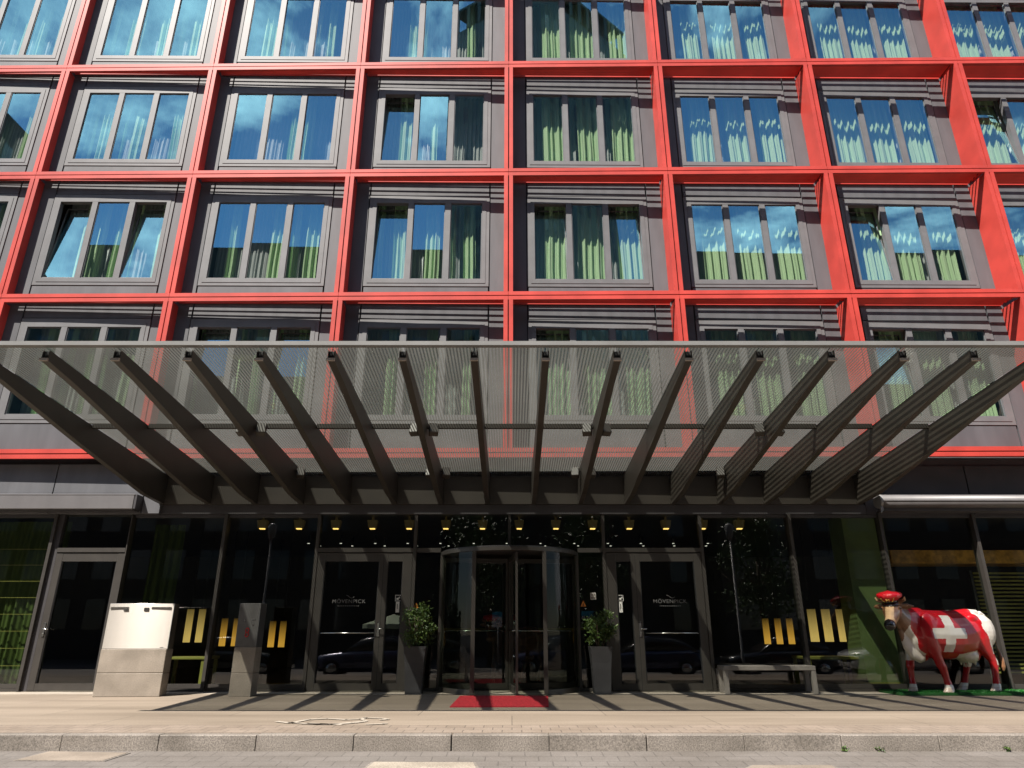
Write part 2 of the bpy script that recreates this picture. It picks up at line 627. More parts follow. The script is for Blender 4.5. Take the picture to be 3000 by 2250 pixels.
# vertical fins: a pair of red sheets with a dark joint between
for c in COLS:
    x = X0 + c * W
    for r in range(len(SEAM) - 1):
        z0 = SEAM[r] + FW / 2
        z1 = SEAM[r + 1] - FW / 2
        bm = bmesh.new()
        yf, yb = GY(x), WY(x) + .02
        box(bm, x - FW / 2, x - .012, yf, yb, z0, z1)
        box(bm, x + .012, x + FW / 2, yf, yb, z0, z1)
        box(bm, x - .012, x + .012, yf + .04, yb, z0, z1, 1)
        # folded front lips
        box(bm, x - FW / 2 - .004, x - FW / 2, yf, yf + .05, z0, z1)
        box(bm, x + FW / 2, x + FW / 2 + .004, yf, yf + .05, z0, z1)
        hobj('vertical_fin', bm, ['red', 'gap'])
# horizontal fins: front box beam with a joint, then four slats with open slots
for r, z in enumerate(SEAM):
    for c in list(COLS)[:-1]:
        xa, xb = X0 + c * W, X0 + (c + 1) * W
        bm = bmesh.new()

        def band(x0, x1, fa, fb, z0, z1, mi=0, oa=0, ob=0):
            def yy(x, f, o):
                return GY(x) + (WY(x) - GY(x)) * f + o
            hexa(bm, [(x0, yy(x0, fa, oa), z0), (x1, yy(x1, fa, oa), z0), (x1, yy(x1, fb, ob), z0), (x0, yy(x0, fb, ob), z0),
                      (x0, yy(x0, fa, oa), z1), (x1, yy(x1, fa, oa), z1), (x1, yy(x1, fb, ob), z1), (x0, yy(x0, fb, ob), z1)], mi)
        g = .003
        band(xa + g, xb - g, 0, 0, z + .011, z + FW / 2, 0, 0, .05)
        band(xa + g, xb - g, 0, 0, z - FW / 2, z - .011, 0, 0, .05)
        band(xa + g, xb - g, 0, 0, z - .011, z + .011, 1, .035, .05)
        if r > 0:
            hobj('horizontal_fin', bm, ['red', 'gap'])
            bm = bmesh.new()
            xl, xr = xa + FW / 2 + .01, xb - FW / 2 - .01
            for k in range(4):
                # blades lean away from the wall side so that they close up from below
                P = []
                for f, x in ((.14 + k * .20, xl), (.14 + k * .20, xr), (.14 + k * .20 + .125, xr), (.14 + k * .20 + .125, xl)):
                    dd = WY(x) - GY(x)
                    P.append((x, GY(x) + dd * f, z + .03 - (.125 * dd * .80 if f > .14 + k * .20 + .01 else 0)))
                hexa(bm, P + [(p[0], p[1], p[2] + .006) for p in P])
            # edge rail by the wall
            band(xa + FW / 2 + .01, xb - FW / 2 - .01, 1, 1, z - .02, z + .02, 0, -.040, -.012)
            hobj('shade_slats', bm, ['red'])
        else:
            band(xa + g, xb - g, 0, 1, z + .02, z + .05, 0, .05, -.02)
            hobj('horizontal_fin', bm, ['red', 'gap'])
for r, z in enumerate(SEAM[1:], 1):
    pass
# cladding of one bay, seams left open over a dark backing. local frame: x from fin axis, y out = -, z from lower seam
PW, MW = .72, .125                          # pane, mullion
GX0 = .589                                  # glazing starts
GW = 3 * PW + 2 * MW


def clad_mesh(hh, gz0, gz1):
    bm = bmesh.new()
    fx0, fx1 = GX0 - .17, GX0 + GW + .17
    fz0, fz1 = gz0 - .18, gz1 + .20
    s = .018
    t = .04
    box(bm, .0, fx0 - s, -.0, t, -.0, hh)
    box(bm, fx1 + s, W, -.0, t, -.0, hh)
    box(bm, fx0 + s, fx1 - s, 0, t, 0, fz0 - s)
    box(bm, fx0 + s, fx1 - s, 0, t, fz1 + s, hh)
    # dark backing round the opening
    box(bm, .0, GX0 - .05, t + .001, t + .05, 0, hh, 1)
    box(bm, GX0 + GW + .05, W, t + .001, t + .05, 0, hh, 1)
    box(bm, GX0 - .05, GX0 + GW + .05, t + .001, t + .05, 0, gz0 - .05, 1)
    box(bm, GX0 - .05, GX0 + GW + .05, t + .001, t + .05, gz1 + .05, hh, 1)
    # reveals
    return bm, (fx0, fx1, fz0, fz1)


def frame_mesh(gz0, gz1):
    """outer frame with sill, mullions, stepped profile; glazing is set back"""
    bm = bmesh.new()
    fx0, fx1 = GX0 - .17, GX0 + GW + .17
    fz0, fz1 = gz0 - .18, gz1 + .20
    s = .004
    x1 = GX0 + GW
    # outer step
    box(bm, fx0 + s, GX0 - .09, -.012, .03, fz0 + s, fz1 - s)
    box(bm, x1 + .09, fx1 - s, -.012, .03, fz0 + s, fz1 - s)
    box(bm, GX0 - .09, x1 + .09, -.012, .03, fz0 + s, gz0 - .10)
    box(bm, GX0 - .09, x1 + .09, -.012, .03, gz1 + .10, fz1 - s)
    # inner step
    box(bm, GX0 - .09, GX0, -.020, .10, gz0 - .10, gz1 + .10)
    box(bm, x1, x1 + .09, -.020, .10, gz0 - .10, gz1 + .10)
    box(bm, GX0, x1, -.020, .10, gz0 - .10, gz0)
    box(bm, GX0, x1, -.020, .10, gz1, gz1 + .10)
    for k in (1, 2):
        a = GX0 + k * PW + (k - 1) * MW
        box(bm, a, a + MW, -.018, .10, gz0, gz1)
    return bm


def pane_mesh(h):
    """one sash: thin frame and pane, hinge line at its bottom (origin)"""
    bm = bmesh.new()
    w = PW - .006
    t = .016
    for a in ((0, t, 0, h), (w - t, w, 0, h), (t, w - t, 0, t), (t, w - t, h - t, h)):
        box(bm, a[0], a[1], -.012, .03, a[2], a[3], 1)
    vs = [bm.verts.new(p) for p in ((t, 0, t), (w - t, 0, t), (w - t, 0, h - t), (t, 0, h - t))]
    bm.faces.new(vs)
    return bm


def curtain_mesh(x0, x1, h, seed, amp=.045, dens=1.0):
    """pleated drape between x0 and x1, hanging from h"""
    rr = random.Random(seed)
    bm = bmesh.new()
    n = max(8, int((x1 - x0) / .012))
    ph = rr.uniform(0, 6)
    fr = [(rr.uniform(5.5, 8.5) * dens, rr.uniform(0, 6), .6), (rr.uniform(11, 15) * dens, rr.uniform(0, 6), .35), (rr.uniform(2, 3), rr.uniform(0, 6), .35)]
    zs = [0, h * .33, h * .66, h * .88, h]
    rows = []
    for iz, z in enumerate(zs):
        row = []
        for i in range(n + 1):
            x = x0 + (x1 - x0) * i / n
            v = 0
            for f, p, a in fr:
                v += a * math.sin(2 * PI * f * x + p + .35 * math.sin(z * 1.3 + p))
            v = math.copysign(abs(v) ** .8, v)
            k = 1.0 if iz < 4 else .7
            row.append(bm.verts.new((x + .012 * math.sin(z * 2 + ph), v * amp * k, z)))
        rows.append(row)
    for a, b in zip(rows, rows[1:]):
        for i in range(n):
            f = bm.faces.new((a[i], a[i + 1], b[i + 1], b[i]))
            f.smooth = True
    return bm


TILT = {(-3, 1): (0, 2), (-1, 2): (0,), (-1, 1): (0,), (0, 1): (0, 2), (2, 1): (0,), (3, 2): (0,),
        (-2, 0): (0, 2), (0, 0): (0,), (2, 0): (0,)}     # (column, storey counted from the band) -> panes tilted in
HH = {}
for r in range(4):
    hh = SEAM[r + 1] - SEAM[r]
    gz1 = hh - .58
    gz0 = gz1 - 1.956
    bmc, fr_ = clad_mesh(hh, gz0, gz1)
    HH[r] = (hh, gz0, gz1)
    meC = bpy.data.meshes.new('cladding')
    bmesh.ops.recalc_face_normals(bmc, faces=bmc.faces[:])
    bmc.to_mesh(meC)
    bmc.free()
    meC.materials.append(M['clad'])
    meC.materials.append(M['gap'])
    bmf = frame_mesh(gz0, gz1)
    meF = bpy.data.meshes.new('window')
    bmesh.ops.recalc_face_normals(bmf, faces=bmf.faces[:])
    bmf.to_mesh(meF)
    bmf.free()
    meF.materials.append(M['frame'])
    bmp = pane_mesh(gz1 - gz0 - .006)
    meP = bpy.data.meshes.new('pane')
    bmesh.ops.recalc_face_normals(bmp, faces=bmp.faces[:])
    bmp.to_mesh(meP)
    bmp.free()
    meP.materials.append(M['pane'])
    meP.materials.append(M['frame'])
    # room behind
    bmr = bmesh.new()
    d = 3.2
    rx0, rx1, rz0, rz1 = .12, W - .12, .12, hh - .15
    y0 = .10
    P = [(rx0, y0, rz0), (rx1, y0, rz0), (rx1, d, rz0), (rx0, d, rz0), (rx0, y0, rz1), (rx1, y0, rz1), (rx1, d, rz1), (rx0, d, rz1)]
    vs = [bmr.verts.new(p) for p in P]
    for f in ((0, 1, 2, 3), (7, 6, 5, 4), (1, 5, 6, 2), (2, 6, 7, 3), (4, 0, 3, 7)):
        bmr.faces.new([vs[i] for i in f])
    meR = bpy.data.meshes.new('room')
    bmr.to_mesh(meR)
    bmr.free()
    meR.materials.append(M['room'])
    for c in list(COLS)[:-1]:
        x = X0 + c * W
        loc = Vector((x, WY(x), SEAM[r])) - HO
        rot = (0, 0, math.atan(WS))
        inst('cladding', meC, hotel, loc, rot)
        inst('room', meR, hotel, loc, rot)
        w = inst('window', meF, hotel, loc, rot)
        for k in range(3):
            px = GX0 + k * (PW + MW) + .003
            tilt = k in TILT.get((c, r), ())
            jit = (rnd.uniform(-.004, .004), 0, rnd.uniform(-.003, .003))
            inst('pane', meP, w, (px, .012, gz0 + .003), (-R(7.0) if tilt else jit[0], 0, 0 if tilt else jit[2]))
        # drapes: mostly drawn part of the way, sheers between
        seed = (c + 9) * 31 + r * 7
        rr = random.Random(seed)
        dense = c >= 0
        segs = []
        if dense:
            for k in range(3):
                a = GX0 + k * (PW + MW)
                s0 = a + rr.uniform(.14, .34)
                segs.append((s0, a + PW + rr.uniform(.02, .10)))
        else:
            for k in range(3):
                a = GX0 + k * (PW + MW)
                if rr.random() < .85:
                    s0 = a + rr.uniform(.22, .48)
                    segs.append((s0, s0 + rr.uniform(.16, .42)))
                if rr.random() < .35:
                    segs.append((a - .02, a + rr.uniform(.06, .16)))
        for i, (a, b) in enumerate(segs):
            bmk = curtain_mesh(a, b, hh - .40, seed * 3 + i, .05, 1.0 if dense else 1.25)
            obj('curtain', bmk, 'curtain', w, (0, .27 + .02 * (i % 2), .16))
        bmk = curtain_mesh(GX0 - .1, GX0 + GW + .1, hh - .38, seed * 5 + 2, .03, 1.5)
        obj('sheer_curtain', bmk, 'sheer', w, (0, .50, .16))

# ------------------------------------------------------------------ hotel: ground floor shell
# soffit and fascia between the red band and the glazing
bm = bmesh.new()
box(bm, -19, 19, 13.40, 13.70, 3.16, 4.40)
hobj('fascia_backing', bm, 'dark')
for edges, mt in (([-19, -16.9, -14.8, -12.7, -10.6, -8.95, -7.16, -6.80], 'clad'), ([6.9, 9.0, 11.1, 13.2, 15.3, 19], 'dark')):
    for a, b in zip(edges, edges[1:]):
        bm = bmesh.new()
        box(bm, a + .012, b - .012, 13.215 if b < 0 else 13.345, 13.40, 3.16, 3.56)
        hobj('fascia_panel', bm, mt)
        if b < -6 or a > 6:
            bm = bmesh.new()
            box(bm, a + .012, b - .012, 13.222 if b < 0 else 13.355, 13.40, 3.563, 4.12)
            hobj('fascia_panel', bm, mt)
bm = bmesh.new()
box(bm, -6.85, 6.88, 13.30, 13.40, 3.16, 3.335)
hobj('entrance_header', bm, 'dark')
# structure above lobby so no light leaks
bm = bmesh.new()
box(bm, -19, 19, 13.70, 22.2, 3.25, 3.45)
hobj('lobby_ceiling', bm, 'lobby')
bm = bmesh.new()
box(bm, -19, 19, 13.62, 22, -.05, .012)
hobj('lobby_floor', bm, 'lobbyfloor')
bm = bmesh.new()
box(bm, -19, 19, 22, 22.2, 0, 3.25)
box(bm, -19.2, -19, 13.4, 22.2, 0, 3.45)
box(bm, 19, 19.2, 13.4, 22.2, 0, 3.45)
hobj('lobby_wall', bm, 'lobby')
bm = bmesh.new()
box(bm, -19.2, 19.2, 17.2, 22.4, 3.46, 18.5)
box(bm, -19.2, 19.2, 13.55, 22.4, 17.3, 18.5)
hobj('core_wall', bm, 'clad')
bm = bmesh.new()
box(bm, 18.0, 22, 13.3, 22.4, 0, 18.5)
box(bm, -22, -18.2, 13.3, 22.4, 0, 18.5)
hobj('side_wall', bm, 'clad')

MULL = [-14.2, -12.4, -10.6, -8.82, -5.53, 5.36, 7.12, 8.93, 10.73, 12.5, 14.3]
for x in MULL:
    bm = bmesh.new()
    box(bm, x - .03, x + .03, FY - .06, FY + .12, .012, 3.157)
    hobj('mullion', bm, 'gfframe')
for x in (-3.73, -1.855, 1.755, 3.63):
    bm = bmesh.new()
    box(bm, x - .03, x + .03, FY - .03, FY + .12, .012, 3.157)
    hobj('mullion', bm, 'gfframe')
bm = bmesh.new()
box(bm, -.075, -.025, FY - .02, FY + .10, 2.52, 3.157)
hobj('mullion', bm, 'gfframe')
# fixed panes with bottom rail
spans = [(-14.2, -12.4), (-12.4, -10.6), (-10.6, -8.82), (-7.35, -5.53), (-5.53, -3.73), (3.63, 5.36), (5.36, 7.12), (7.12, 8.93), (8.93, 10.73), (10.73, 12.5), (12.5, 14.3)]
for a, b in spans:
    a2, b2 = a + .032, b - .032
    bm = bmesh.new()
    z0 = .13
    vs = [bm.verts.new(p) for p in ((a2, FY + .05, z0), (b2, FY + .05, z0), (b2, FY + .05, 3.155), (a2, FY + .05, 3.155))]
    bm.faces.new(vs)
    p = hobj('shop_window', bm, 'gfglass')
    bm = bmesh.new()
    box(bm, a2, b2, FY + .0, FY + .10, .06, .13)
    box(bm, a2, b2, FY - .012, FY + .10, .012, .057)
    hobj('bottom_rail', bm, 'gfframe', p)
    bm = bmesh.new()
    box(bm, a2, b2, FY + .0, FY + .10, 3.10, 3.157)
    hobj('top_rail', bm, 'dark', p)


def lites(x0, x1, z0, z1, name='fanlight'):
    bm = bmesh.new()
    vs = [bm.verts.new(p) for p in ((x0, FY + .05, z0), (x1, FY + .05, z0), (x1, FY + .05, z1), (x0, FY + .05, z1))]
    bm.faces.new(vs)
    return hobj(name, bm, 'gfglass')


for a, b in ((-3.70, -1.885), (-1.825, -.075), (-.025, 1.725), (1.785, 3.60), (-8.68, -7.38)):
    lites(a, b, 2.52, 3.155)
for a, b in ((-3.70, -1.885), (1.785, 3.60), (-8.68, -7.38)):
    bm = bmesh.new()
    box(bm, a, b, FY - .03, FY + .11, 2.44, 2.52)
    hobj('transom', bm, 'gfframe')
# service door bay posts
bm = bmesh.new()
box(bm, -8.79, -8.69, FY - .0, FY + .12, .012, 3.157)
hobj('door_post', bm, 'dark')
bm = bmesh.new()
box(bm, -7.37, -7.352, FY - .04, FY + .12, .012, 3.157)
hobj('door_post', bm, 'gfframe')


def door(x0, x1, z1, gl, handle_x, lettering=None, bar=None, label=None, fmat='gfframe'):
    """leaf frame mesh + glass lites; gl = list of glass spans"""
    bm = bmesh.new()
    zb, zt = .14, z1 - .16
    y0, y1 = FY - .015, FY + .06
    xs = [x0] + [v for g in gl for v in g] + [x1]
    for i in range(0, len(xs), 2):
        bbox(bm, xs[i], xs[i + 1], y0, y1, .02, z1, .004)
    for g in gl:
        box(bm, g[0], g[1], y0 + .003, y1 - .003, .02, zb)
        box(bm, g[0], g[1], y0 + .003, y1 - .003, zt, z1 - .001)
        # glazing bead
        box(bm, g[0], g[0] + .012, y0 + .012, y1, zb, zt, 1)
        box(bm, g[1] - .012, g[1], y0 + .012, y1, zb, zt, 1)
    # leaf joints
    for g in gl[:-1]:
        xm = (g[1] + gl[gl.index(g) + 1][0]) / 2
        box(bm, xm - .004, xm + .004, y0 - .001, y0 + .003, .03, z1 - .05, 1)
    d = hobj('door', bm, [fmat, 'gap'])
    if label:
        tag(d, label)
    for g in gl:
        bm = bmesh.new()
        vs = [bm.verts.new(p) for p in ((g[0], FY + .03, zb), (g[1], FY + .03, zb), (g[1], FY + .03, zt), (g[0], FY + .03, zt))]
        bm.faces.new(vs)
        hobj('door_glass', bm, 'gfglass', d)
    # handle: plate, knob lever
    bm = bmesh.new()
    box(bm, handle_x - .02, handle_x + .02, y0 - .012, y0 - .001, .93, 1.17)
    tube(bm, [(handle_x, y0 - .01, 1.06), (handle_x, y0 - .06, 1.06), (handle_x + .11, y0 - .06, 1.06)], .010, 8)
    tube(bm, [(handle_x, y0 - .012, .97), (handle_x, y0 - .03, .97)], .014, 8)
    hobj('handle', bm, 'handle', d)
    if bar:
        bm = bmesh.new()
        tube(bm, [(bar[0], FY - .05, .99), (bar[1], FY - .05, .99)], .011, 8)
        for bx in (bar[0] + .05, bar[1] - .05):
            tube(bm, [(bx, FY - .05, .99), (bx, FY + .025, .99)], .008, 6)
        hobj('push_bar', bm, 'handle', d)
    if lettering:
        lx, lz = lettering
        text_mesh('lettering', 'M\u00d6VENPICK', .092, 'letter', d, Vector((lx, FY + .022, lz)) - HO, spacing=1.12, scale=(1.12, 1, 1))
        bm = bmesh.new()
        pts = [(lx - .10 + .2 * t, FY + .022, lz + .085 + .025 * math.sin(t * PI * 2)) for t in [i / 8 for i in range(9)]]
        tube(bm, pts[2:], .004, 5)
        hobj('logo_swash', bm, 'letter', d)
        bm = bmesh.new()
        for q in range(12):
            box(bm, lx - .2 + q * .034, lx - .2 + q * .034 + .02, FY + .021, FY + .023, lz - .085, lz - .073)
        hobj('small_print', bm, 'letter', d)
    return d


door(-8.68, -7.38, 2.43, [(-8.55, -7.51)], -8.60, label='plain dark glazed service door with grey frame')
door(-3.695, -1.89, 2.43, [(-3.55, -2.52), (-2.35, -2.07)], -2.46, lettering=(-3.05, 1.545), bar=(-3.5, -2.52),
     label='glass double door left of the revolving door')
door(1.79, 3.595, 2.43, [(1.97, 2.25), (2.42, 3.45)], 2.36, lettering=(2.95, 1.545), bar=(2.45, 3.42),
     label='glass double door right of the revolving door')
# stickers
for sx in (-2.13, 2.03):
    bm = bmesh.new()
    box(bm, sx - .055, sx + .055, FY + .018, FY + .024, 1.55, 1.66)
    box(bm, sx - .045, sx + .045, FY + .015, FY + .018, 1.56, 1.65, 1)
    box(bm, sx - .030, sx + .012, FY + .012, FY + .015, 1.575, 1.607, 0)
    prism(bm, [(sx - .005, 1.600), (sx + .035, 1.600), (sx + .035, 1.635), (sx + .015, 1.62)], 'y', FY + .011, FY + .015)
    box(bm, sx - .035, sx + .03, FY + .018, FY + .024, 1.35, 1.54)
    box(bm, sx - .012, sx - .002, FY + .015, FY + .018, 1.41, 1.50, 1)
    hobj('door_sticker', bm, ['white', 'black'])
for sx, sz in ((-1.79, 1.47), (1.33, 1.50)):
    bm = bmesh.new()
    prism(bm, [(sx - .055, sz - .045), (sx + .055, sz - .045), (sx, sz + .06)], 'y', FY + .02, FY + .026)
    prism(bm, [(sx - .012, sz - .03), (sx + .012, sz - .03), (sx, sz + .025)], 'y', FY + .017, FY + .02, 1)
    hobj('warning_sticker', bm, ['orange', 'black'])
bm = bmesh.new()
box(bm, 1.47, 1.57, FY + .02, FY + .026, 1.58, 1.70)
for q in range(2):
    for p_ in range(2):
        box(bm, 1.478 + q * .046, 1.518 + q * .046, FY + .017, FY + .02, 1.59 + p_ * .055, 1.635 + p_ * .055, 1)
hobj('notice_sticker', bm, ['white', 'bench'])
# fixed side lites beside the revolving door
for a, b in ((-1.825, -1.36), (1.26, 1.725)):
    lites(a, b, .06, 2.44, 'side_light')
    bm = bmesh.new()
    box(bm, a, b, FY, FY + .1, .012, .06)
    hobj('side_light_rail', bm, 'gfframe')
    bm = bmesh.new()
    box(bm, a, b, FY, FY + .1, 2.44, 2.52)
    hobj('transom', bm, 'gfframe')

# ------------------------------------------------------------------ revolving door
RC = Vector((-.05, 13.78, 0))
RR = 1.34
rev = thing('revolving_door', 'glass revolving door with curved walls in the middle of the entrance', 'revolving door', RC)


def arc(a0, a1, n, r=RR):
    return [(r * math.sin(t), -r * math.cos(t)) for t in [a0 + (a1 - a0) * i / n for i in range(n + 1)]]


for s in (-1, 1):
    bm = bmesh.new()
    pts = arc(R(29) * s, R(71) * s, 12)
    for z0, z1 in ((.09, 2.378),):
        lo = [bm.verts.new((x, y, z0)) for x, y in pts]
        hi = [bm.verts.new((x, y, z1)) for x, y in pts]
        for i in range(12):
            f = bm.faces.new((lo[i], lo[i + 1], hi[i + 1], hi[i]))
            f.smooth = True
    obj('curved_glass', bm, 'curved', rev)
    for ang in (28, 72):
        bm = bmesh.new()
        x, y = RR * math.sin(R(ang) * s), -RR * math.cos(R(ang) * s)
        box(bm, x - .035, x + .035, y - .03, y + .03, .012, 2.378)
        obj('post', bm, 'gfframe', rev)
    bm = bmesh.new()
    rings = []
    for x, y in arc(R(29) * s, R(71) * s, 12):
        k = (RR - .03) / RR
        rings.append([(x, y, .012), (x * k, y * k, .012), (x * k, y * k, .09), (x, y, .09)])
    loft(bm, rings, smooth=False)
    obj('kick_rail', bm, 'gfframe', rev)
# drum head
bm = bmesh.new()
rings = []
for x, y in arc(R(-74), R(74), 32, RR + .03):
    k = .80
    rings.append([(x, y, 2.38), (x * k, y * k, 2.38), (x * k, y * k, 2.44), (x, y, 2.44)])
loft(bm, rings, smooth=False)
obj('drum_head', bm, 'gfframe', rev)
bm = bmesh.new()
pl = arc(R(-180), R(180), 48, RR * .985)[:-1]
prism(bm, pl, 'z', 2.441, 2.47)
obj('drum_roof', bm, 'dark', rev)
# leaves
for k in range(4):
    ang = R(6 + 90 * k)
    bm = bmesh.new()
    L = RR - .06
    for a in ((.03, L, .02, .12), (.03, L, 2.28, 2.36)):
        box(bm, a[0], a[1], -.02, .02, a[2], a[3])
    box(bm, .03, .075, -.02, .02, .12, 2.28)
    box(bm, L - .045, L, -.02, .02, .12, 2.28)
    lf = obj('door_leaf', bm, 'gfframe', rev, (0, 0, 0), (0, 0, ang))
    bm = bmesh.new()
    vs = [bm.verts.new(p) for p in ((.075, 0, .12), (L - .045, 0, .12), (L - .045, 0, 2.28), (.075, 0, 2.28))]
    bm.faces.new(vs)
    obj('leaf_glass', bm, 'gfglass', lf)
    bm = bmesh.new()
    tube(bm, [(.10, -.05, 1.03), (L - .07, -.05, 1.03)], .012, 8)
    tube(bm, [(.14, -.05, 1.03), (.14, 0, 1.03)], .008, 6)
    tube(bm, [(L - .12, -.05, 1.03), (L - .12, 0, 1.03)], .008, 6)
    obj('push_bar', bm, 'handle', lf)
bm = bmesh.new()
tube(bm, [(0, 0, .015), (0, 0, 2.375)], .03, 12)
obj('centre_post', bm, 'gfframe', rev)

# ------------------------------------------------------------------ canopy
CX = -.026
canopy = thing('entrance_canopy', 'wide entrance canopy of striped glass on sixteen dark tapering beams', 'canopy', (CX, 13.30, 3.3))
CO = Vector((CX, 13.30, 3.3))
GZ = lambda y: 4.40 - (y - 7.9) * .088          # glass plane


def cobj(name, bm, mats, parent=None):
    bmesh.ops.translate(bm, verts=bm.verts[:], vec=-CO)
    return obj(name, bm, mats, canopy if parent is None else parent)


BX = [CX + (k - 7.5) * .902 for k in range(16)]
prof = [(7.97, GZ(7.97) - .045), (10.45, GZ(10.45) - .045), (13.30, GZ(13.3) - .045), (13.30, 3.335), (12.5, 3.39), (10.36, 3.77), (8.55, 4.12), (7.97, 4.21)]
for x in BX:
    bm = bmesh.new()
    hw = .045
    # web plates and flanges: box beam open at the nose
    prism(bm, prof, 'x', x - hw, x - hw + .012)
    prism(bm, prof, 'x', x + hw - .012, x + hw)
    low = prof[3:]
    for (y0, z0), (y1, z1) in zip(low, low[1:]):
        hexa(bm, [(x - hw + .012, y0, z0), (x + hw - .012, y0, z0), (x + hw - .012, y1, z1), (x - hw + .012, y1, z1),
                  (x - hw + .012, y0, z0 + .012), (x + hw - .012, y0, z0 + .012), (x + hw - .012, y1, z1 + .012), (x - hw + .012, y1, z1 + .012)])
    top = prof[:3]
    for (y0, z0), (y1, z1) in zip(top, top[1:]):
        hexa(bm, [(x - hw + .012, y0 + .05, z0 - .012), (x + hw - .012, y0 + .05, z0 - .012), (x + hw - .012, y1, z1 - .012), (x - hw + .012, y1, z1 - .012),
                  (x - hw + .012, y0 + .05, z0), (x + hw - .012, y0 + .05, z0), (x + hw - .012, y1, z1), (x - hw + .012, y1, z1)])
    b = cobj('beam', bm, 'brown')
    bm = bmesh.new()
    box(bm, x - .052, x + .052, 7.94, 7.969, 4.20, 4.235)
    cobj('nose_plate', bm, 'kerbtop', b)
    bm = bmesh.new()
    box(bm, x - .036, x + .036, 7.99, 8.02, 4.235, GZ(8) - .05)  # black block stands in for the shade inside the open nose
    cobj('nose_cap', bm, 'gap', b)
for a, b in zip(BX, BX[1:]):
    bm = bmesh.new()
    for y0, y1 in ((7.93, 10.555), (10.575, 13.30)):
        hexa(bm, [(a - .0 + .006, y0, GZ(y0) - .012), (b - .006, y0, GZ(y0) - .012), (b - .006, y1, GZ(y1) - .012), (a + .006, y1, GZ(y1) - .012),
                  (a + .006, y0, GZ(y0)), (b - .006, y0, GZ(y0)), (b - .006, y1, GZ(y1)), (a + .006, y1, GZ(y1))])
    # keep only the underside sheet: one printed pane, no double print
    kill = [f for f in bm.faces if abs(f.normal.z) < .5 or f.calc_center_median().z > (GZ(f.calc_center_median().y) - .006)]
    bm.normal_update()
    kill = [f for f in bm.faces if f.calc_center_median().z > GZ(f.calc_center_median().y) - .009 or abs(f.normal.z) < .5]
    bmesh.ops.delete(bm, geom=kill, context='FACES')
    cobj('glass_panel', bm, 'frit')
    bm = bmesh.new()
    z = GZ(10.565)
    box(bm, a + .0475, b - .0475, 10.53, 10.60, z - .085, z - .014)
    cobj('cross_bar', bm, 'brown')
    bm = bmesh.new()
    box(bm, a + .0475, b - .0475, 13.22, 13.298, 3.338, GZ(13.26) - .05)
    cobj('rear_plate', bm, 'brown')
bm = bmesh.new()
xa, xb = BX[0] - .25, BX[-1] + .25
box(bm, xa, xb, 7.84, 7.925, GZ(7.9) - .035, GZ(7.9) + .012)
box(bm, xa, xb, 7.83, 7.84, GZ(7.9) - .038, GZ(7.9) + .016)
cobj('gutter', bm, 'gutter')

# spotlights clamped in pairs to four beams
si = 0
rowname = {10.35: 'upper', 12.55: 'lower'}
for Y in (10.35, 12.55):
    for q, k in enumerate((3, 6, 9, 12)):
        x = BX[k]
        z = GZ(Y) - (.06 if Y < 11 else .06)
        lab = 'twin spotlight on a canopy beam, %s in the %s row of four' % (ORD[q] + (' from left' if q else ''), 'front' if Y < 11 else 'rear')
        t = thing('spotlight', lab, 'spotlight', (x, Y, z - .05), 0, 'spotlights clamped to the canopy beams')
        for s in (-1, 1):
            bm = bmesh.new()
            bbox(bm, -.072, .072, -.06, .055, -.10, .09, .01)
            for h in range(4):
                box(bm, -.045, .045, .056, .07, -.038 + h * .021, -.028 + h * .021)
            o = obj('lamp_head', bm, 'brown', t, (s * .145, -.02, -.08), (R(-25), 0, R(12 * s)))
            bm = bmesh.new()
            tube(bm, [(s * .046, 0, -.05), (s * .085, 0, -.06)], .014, 6)
            obj('bracket', bm, 'gfframe', t)

# ------------------------------------------------------------------ awnings
aw = thing('awning_box', 'boxy closed awning case in grey metal above the service door at left', 'awning', (-13, 13.1, 3.2))
bm = bmesh.new()
bbox(bm, -6, 5.80, -.13, .20, -.0, .29, .012)
box(bm, -6, 5.80, -.136, -.129, .272, .282)
obj('casing', bm, 'awn', aw)
bm = bmesh.new()
box(bm, 5.802, 5.84, -.12, .19, .01, .28)
obj('end_plate', bm, 'dark', aw)
bm = bmesh.new()
box(bm, -6, 5.80, -.09, .15, -.02, -.001)
obj('front_profile', bm, 'dark', aw)
aw2 = thing('awning_cassette', 'rounded closed awning cassette in pale metal above the statue at right', 'awning', (7.0, 13.05, 3.36))
bm = bmesh.new()
sec = [(math.cos(t) * (.13 if math.cos(t) < 0 else .16), math.sin(t) * .125) for t in [2 * PI * i / 20 for i in range(20)]]
prism(bm, sec, 'x', .045, 12)
for f in bm.faces:
    f.smooth = abs(f.normal.x) < .5
box(bm, .045, 12, -.142, -.118, -.012, .0)
obj('roller_case', bm, 'awn', aw2)
bm = bmesh.new()
sec2 = [(y * 1.07, z * 1.07) for y, z in sec]
prism(bm, sec2, 'x', 0, .043)
obj('end_cap', bm, 'gutter', aw2)
bm = bmesh.new()
box(bm, -.02, .03, -.11, -.06, -.20, -.12)
tube(bm, [(.0, -.09, -.19), (-.03, -.12, -.24)], .012, 6)
obj('arm_joint', bm, 'gutter', aw2)
bm = bmesh.new()
box(bm, .1, 12, .0, .29, -.18, -.13)
obj('bracket_rail', bm, 'dark', aw2)

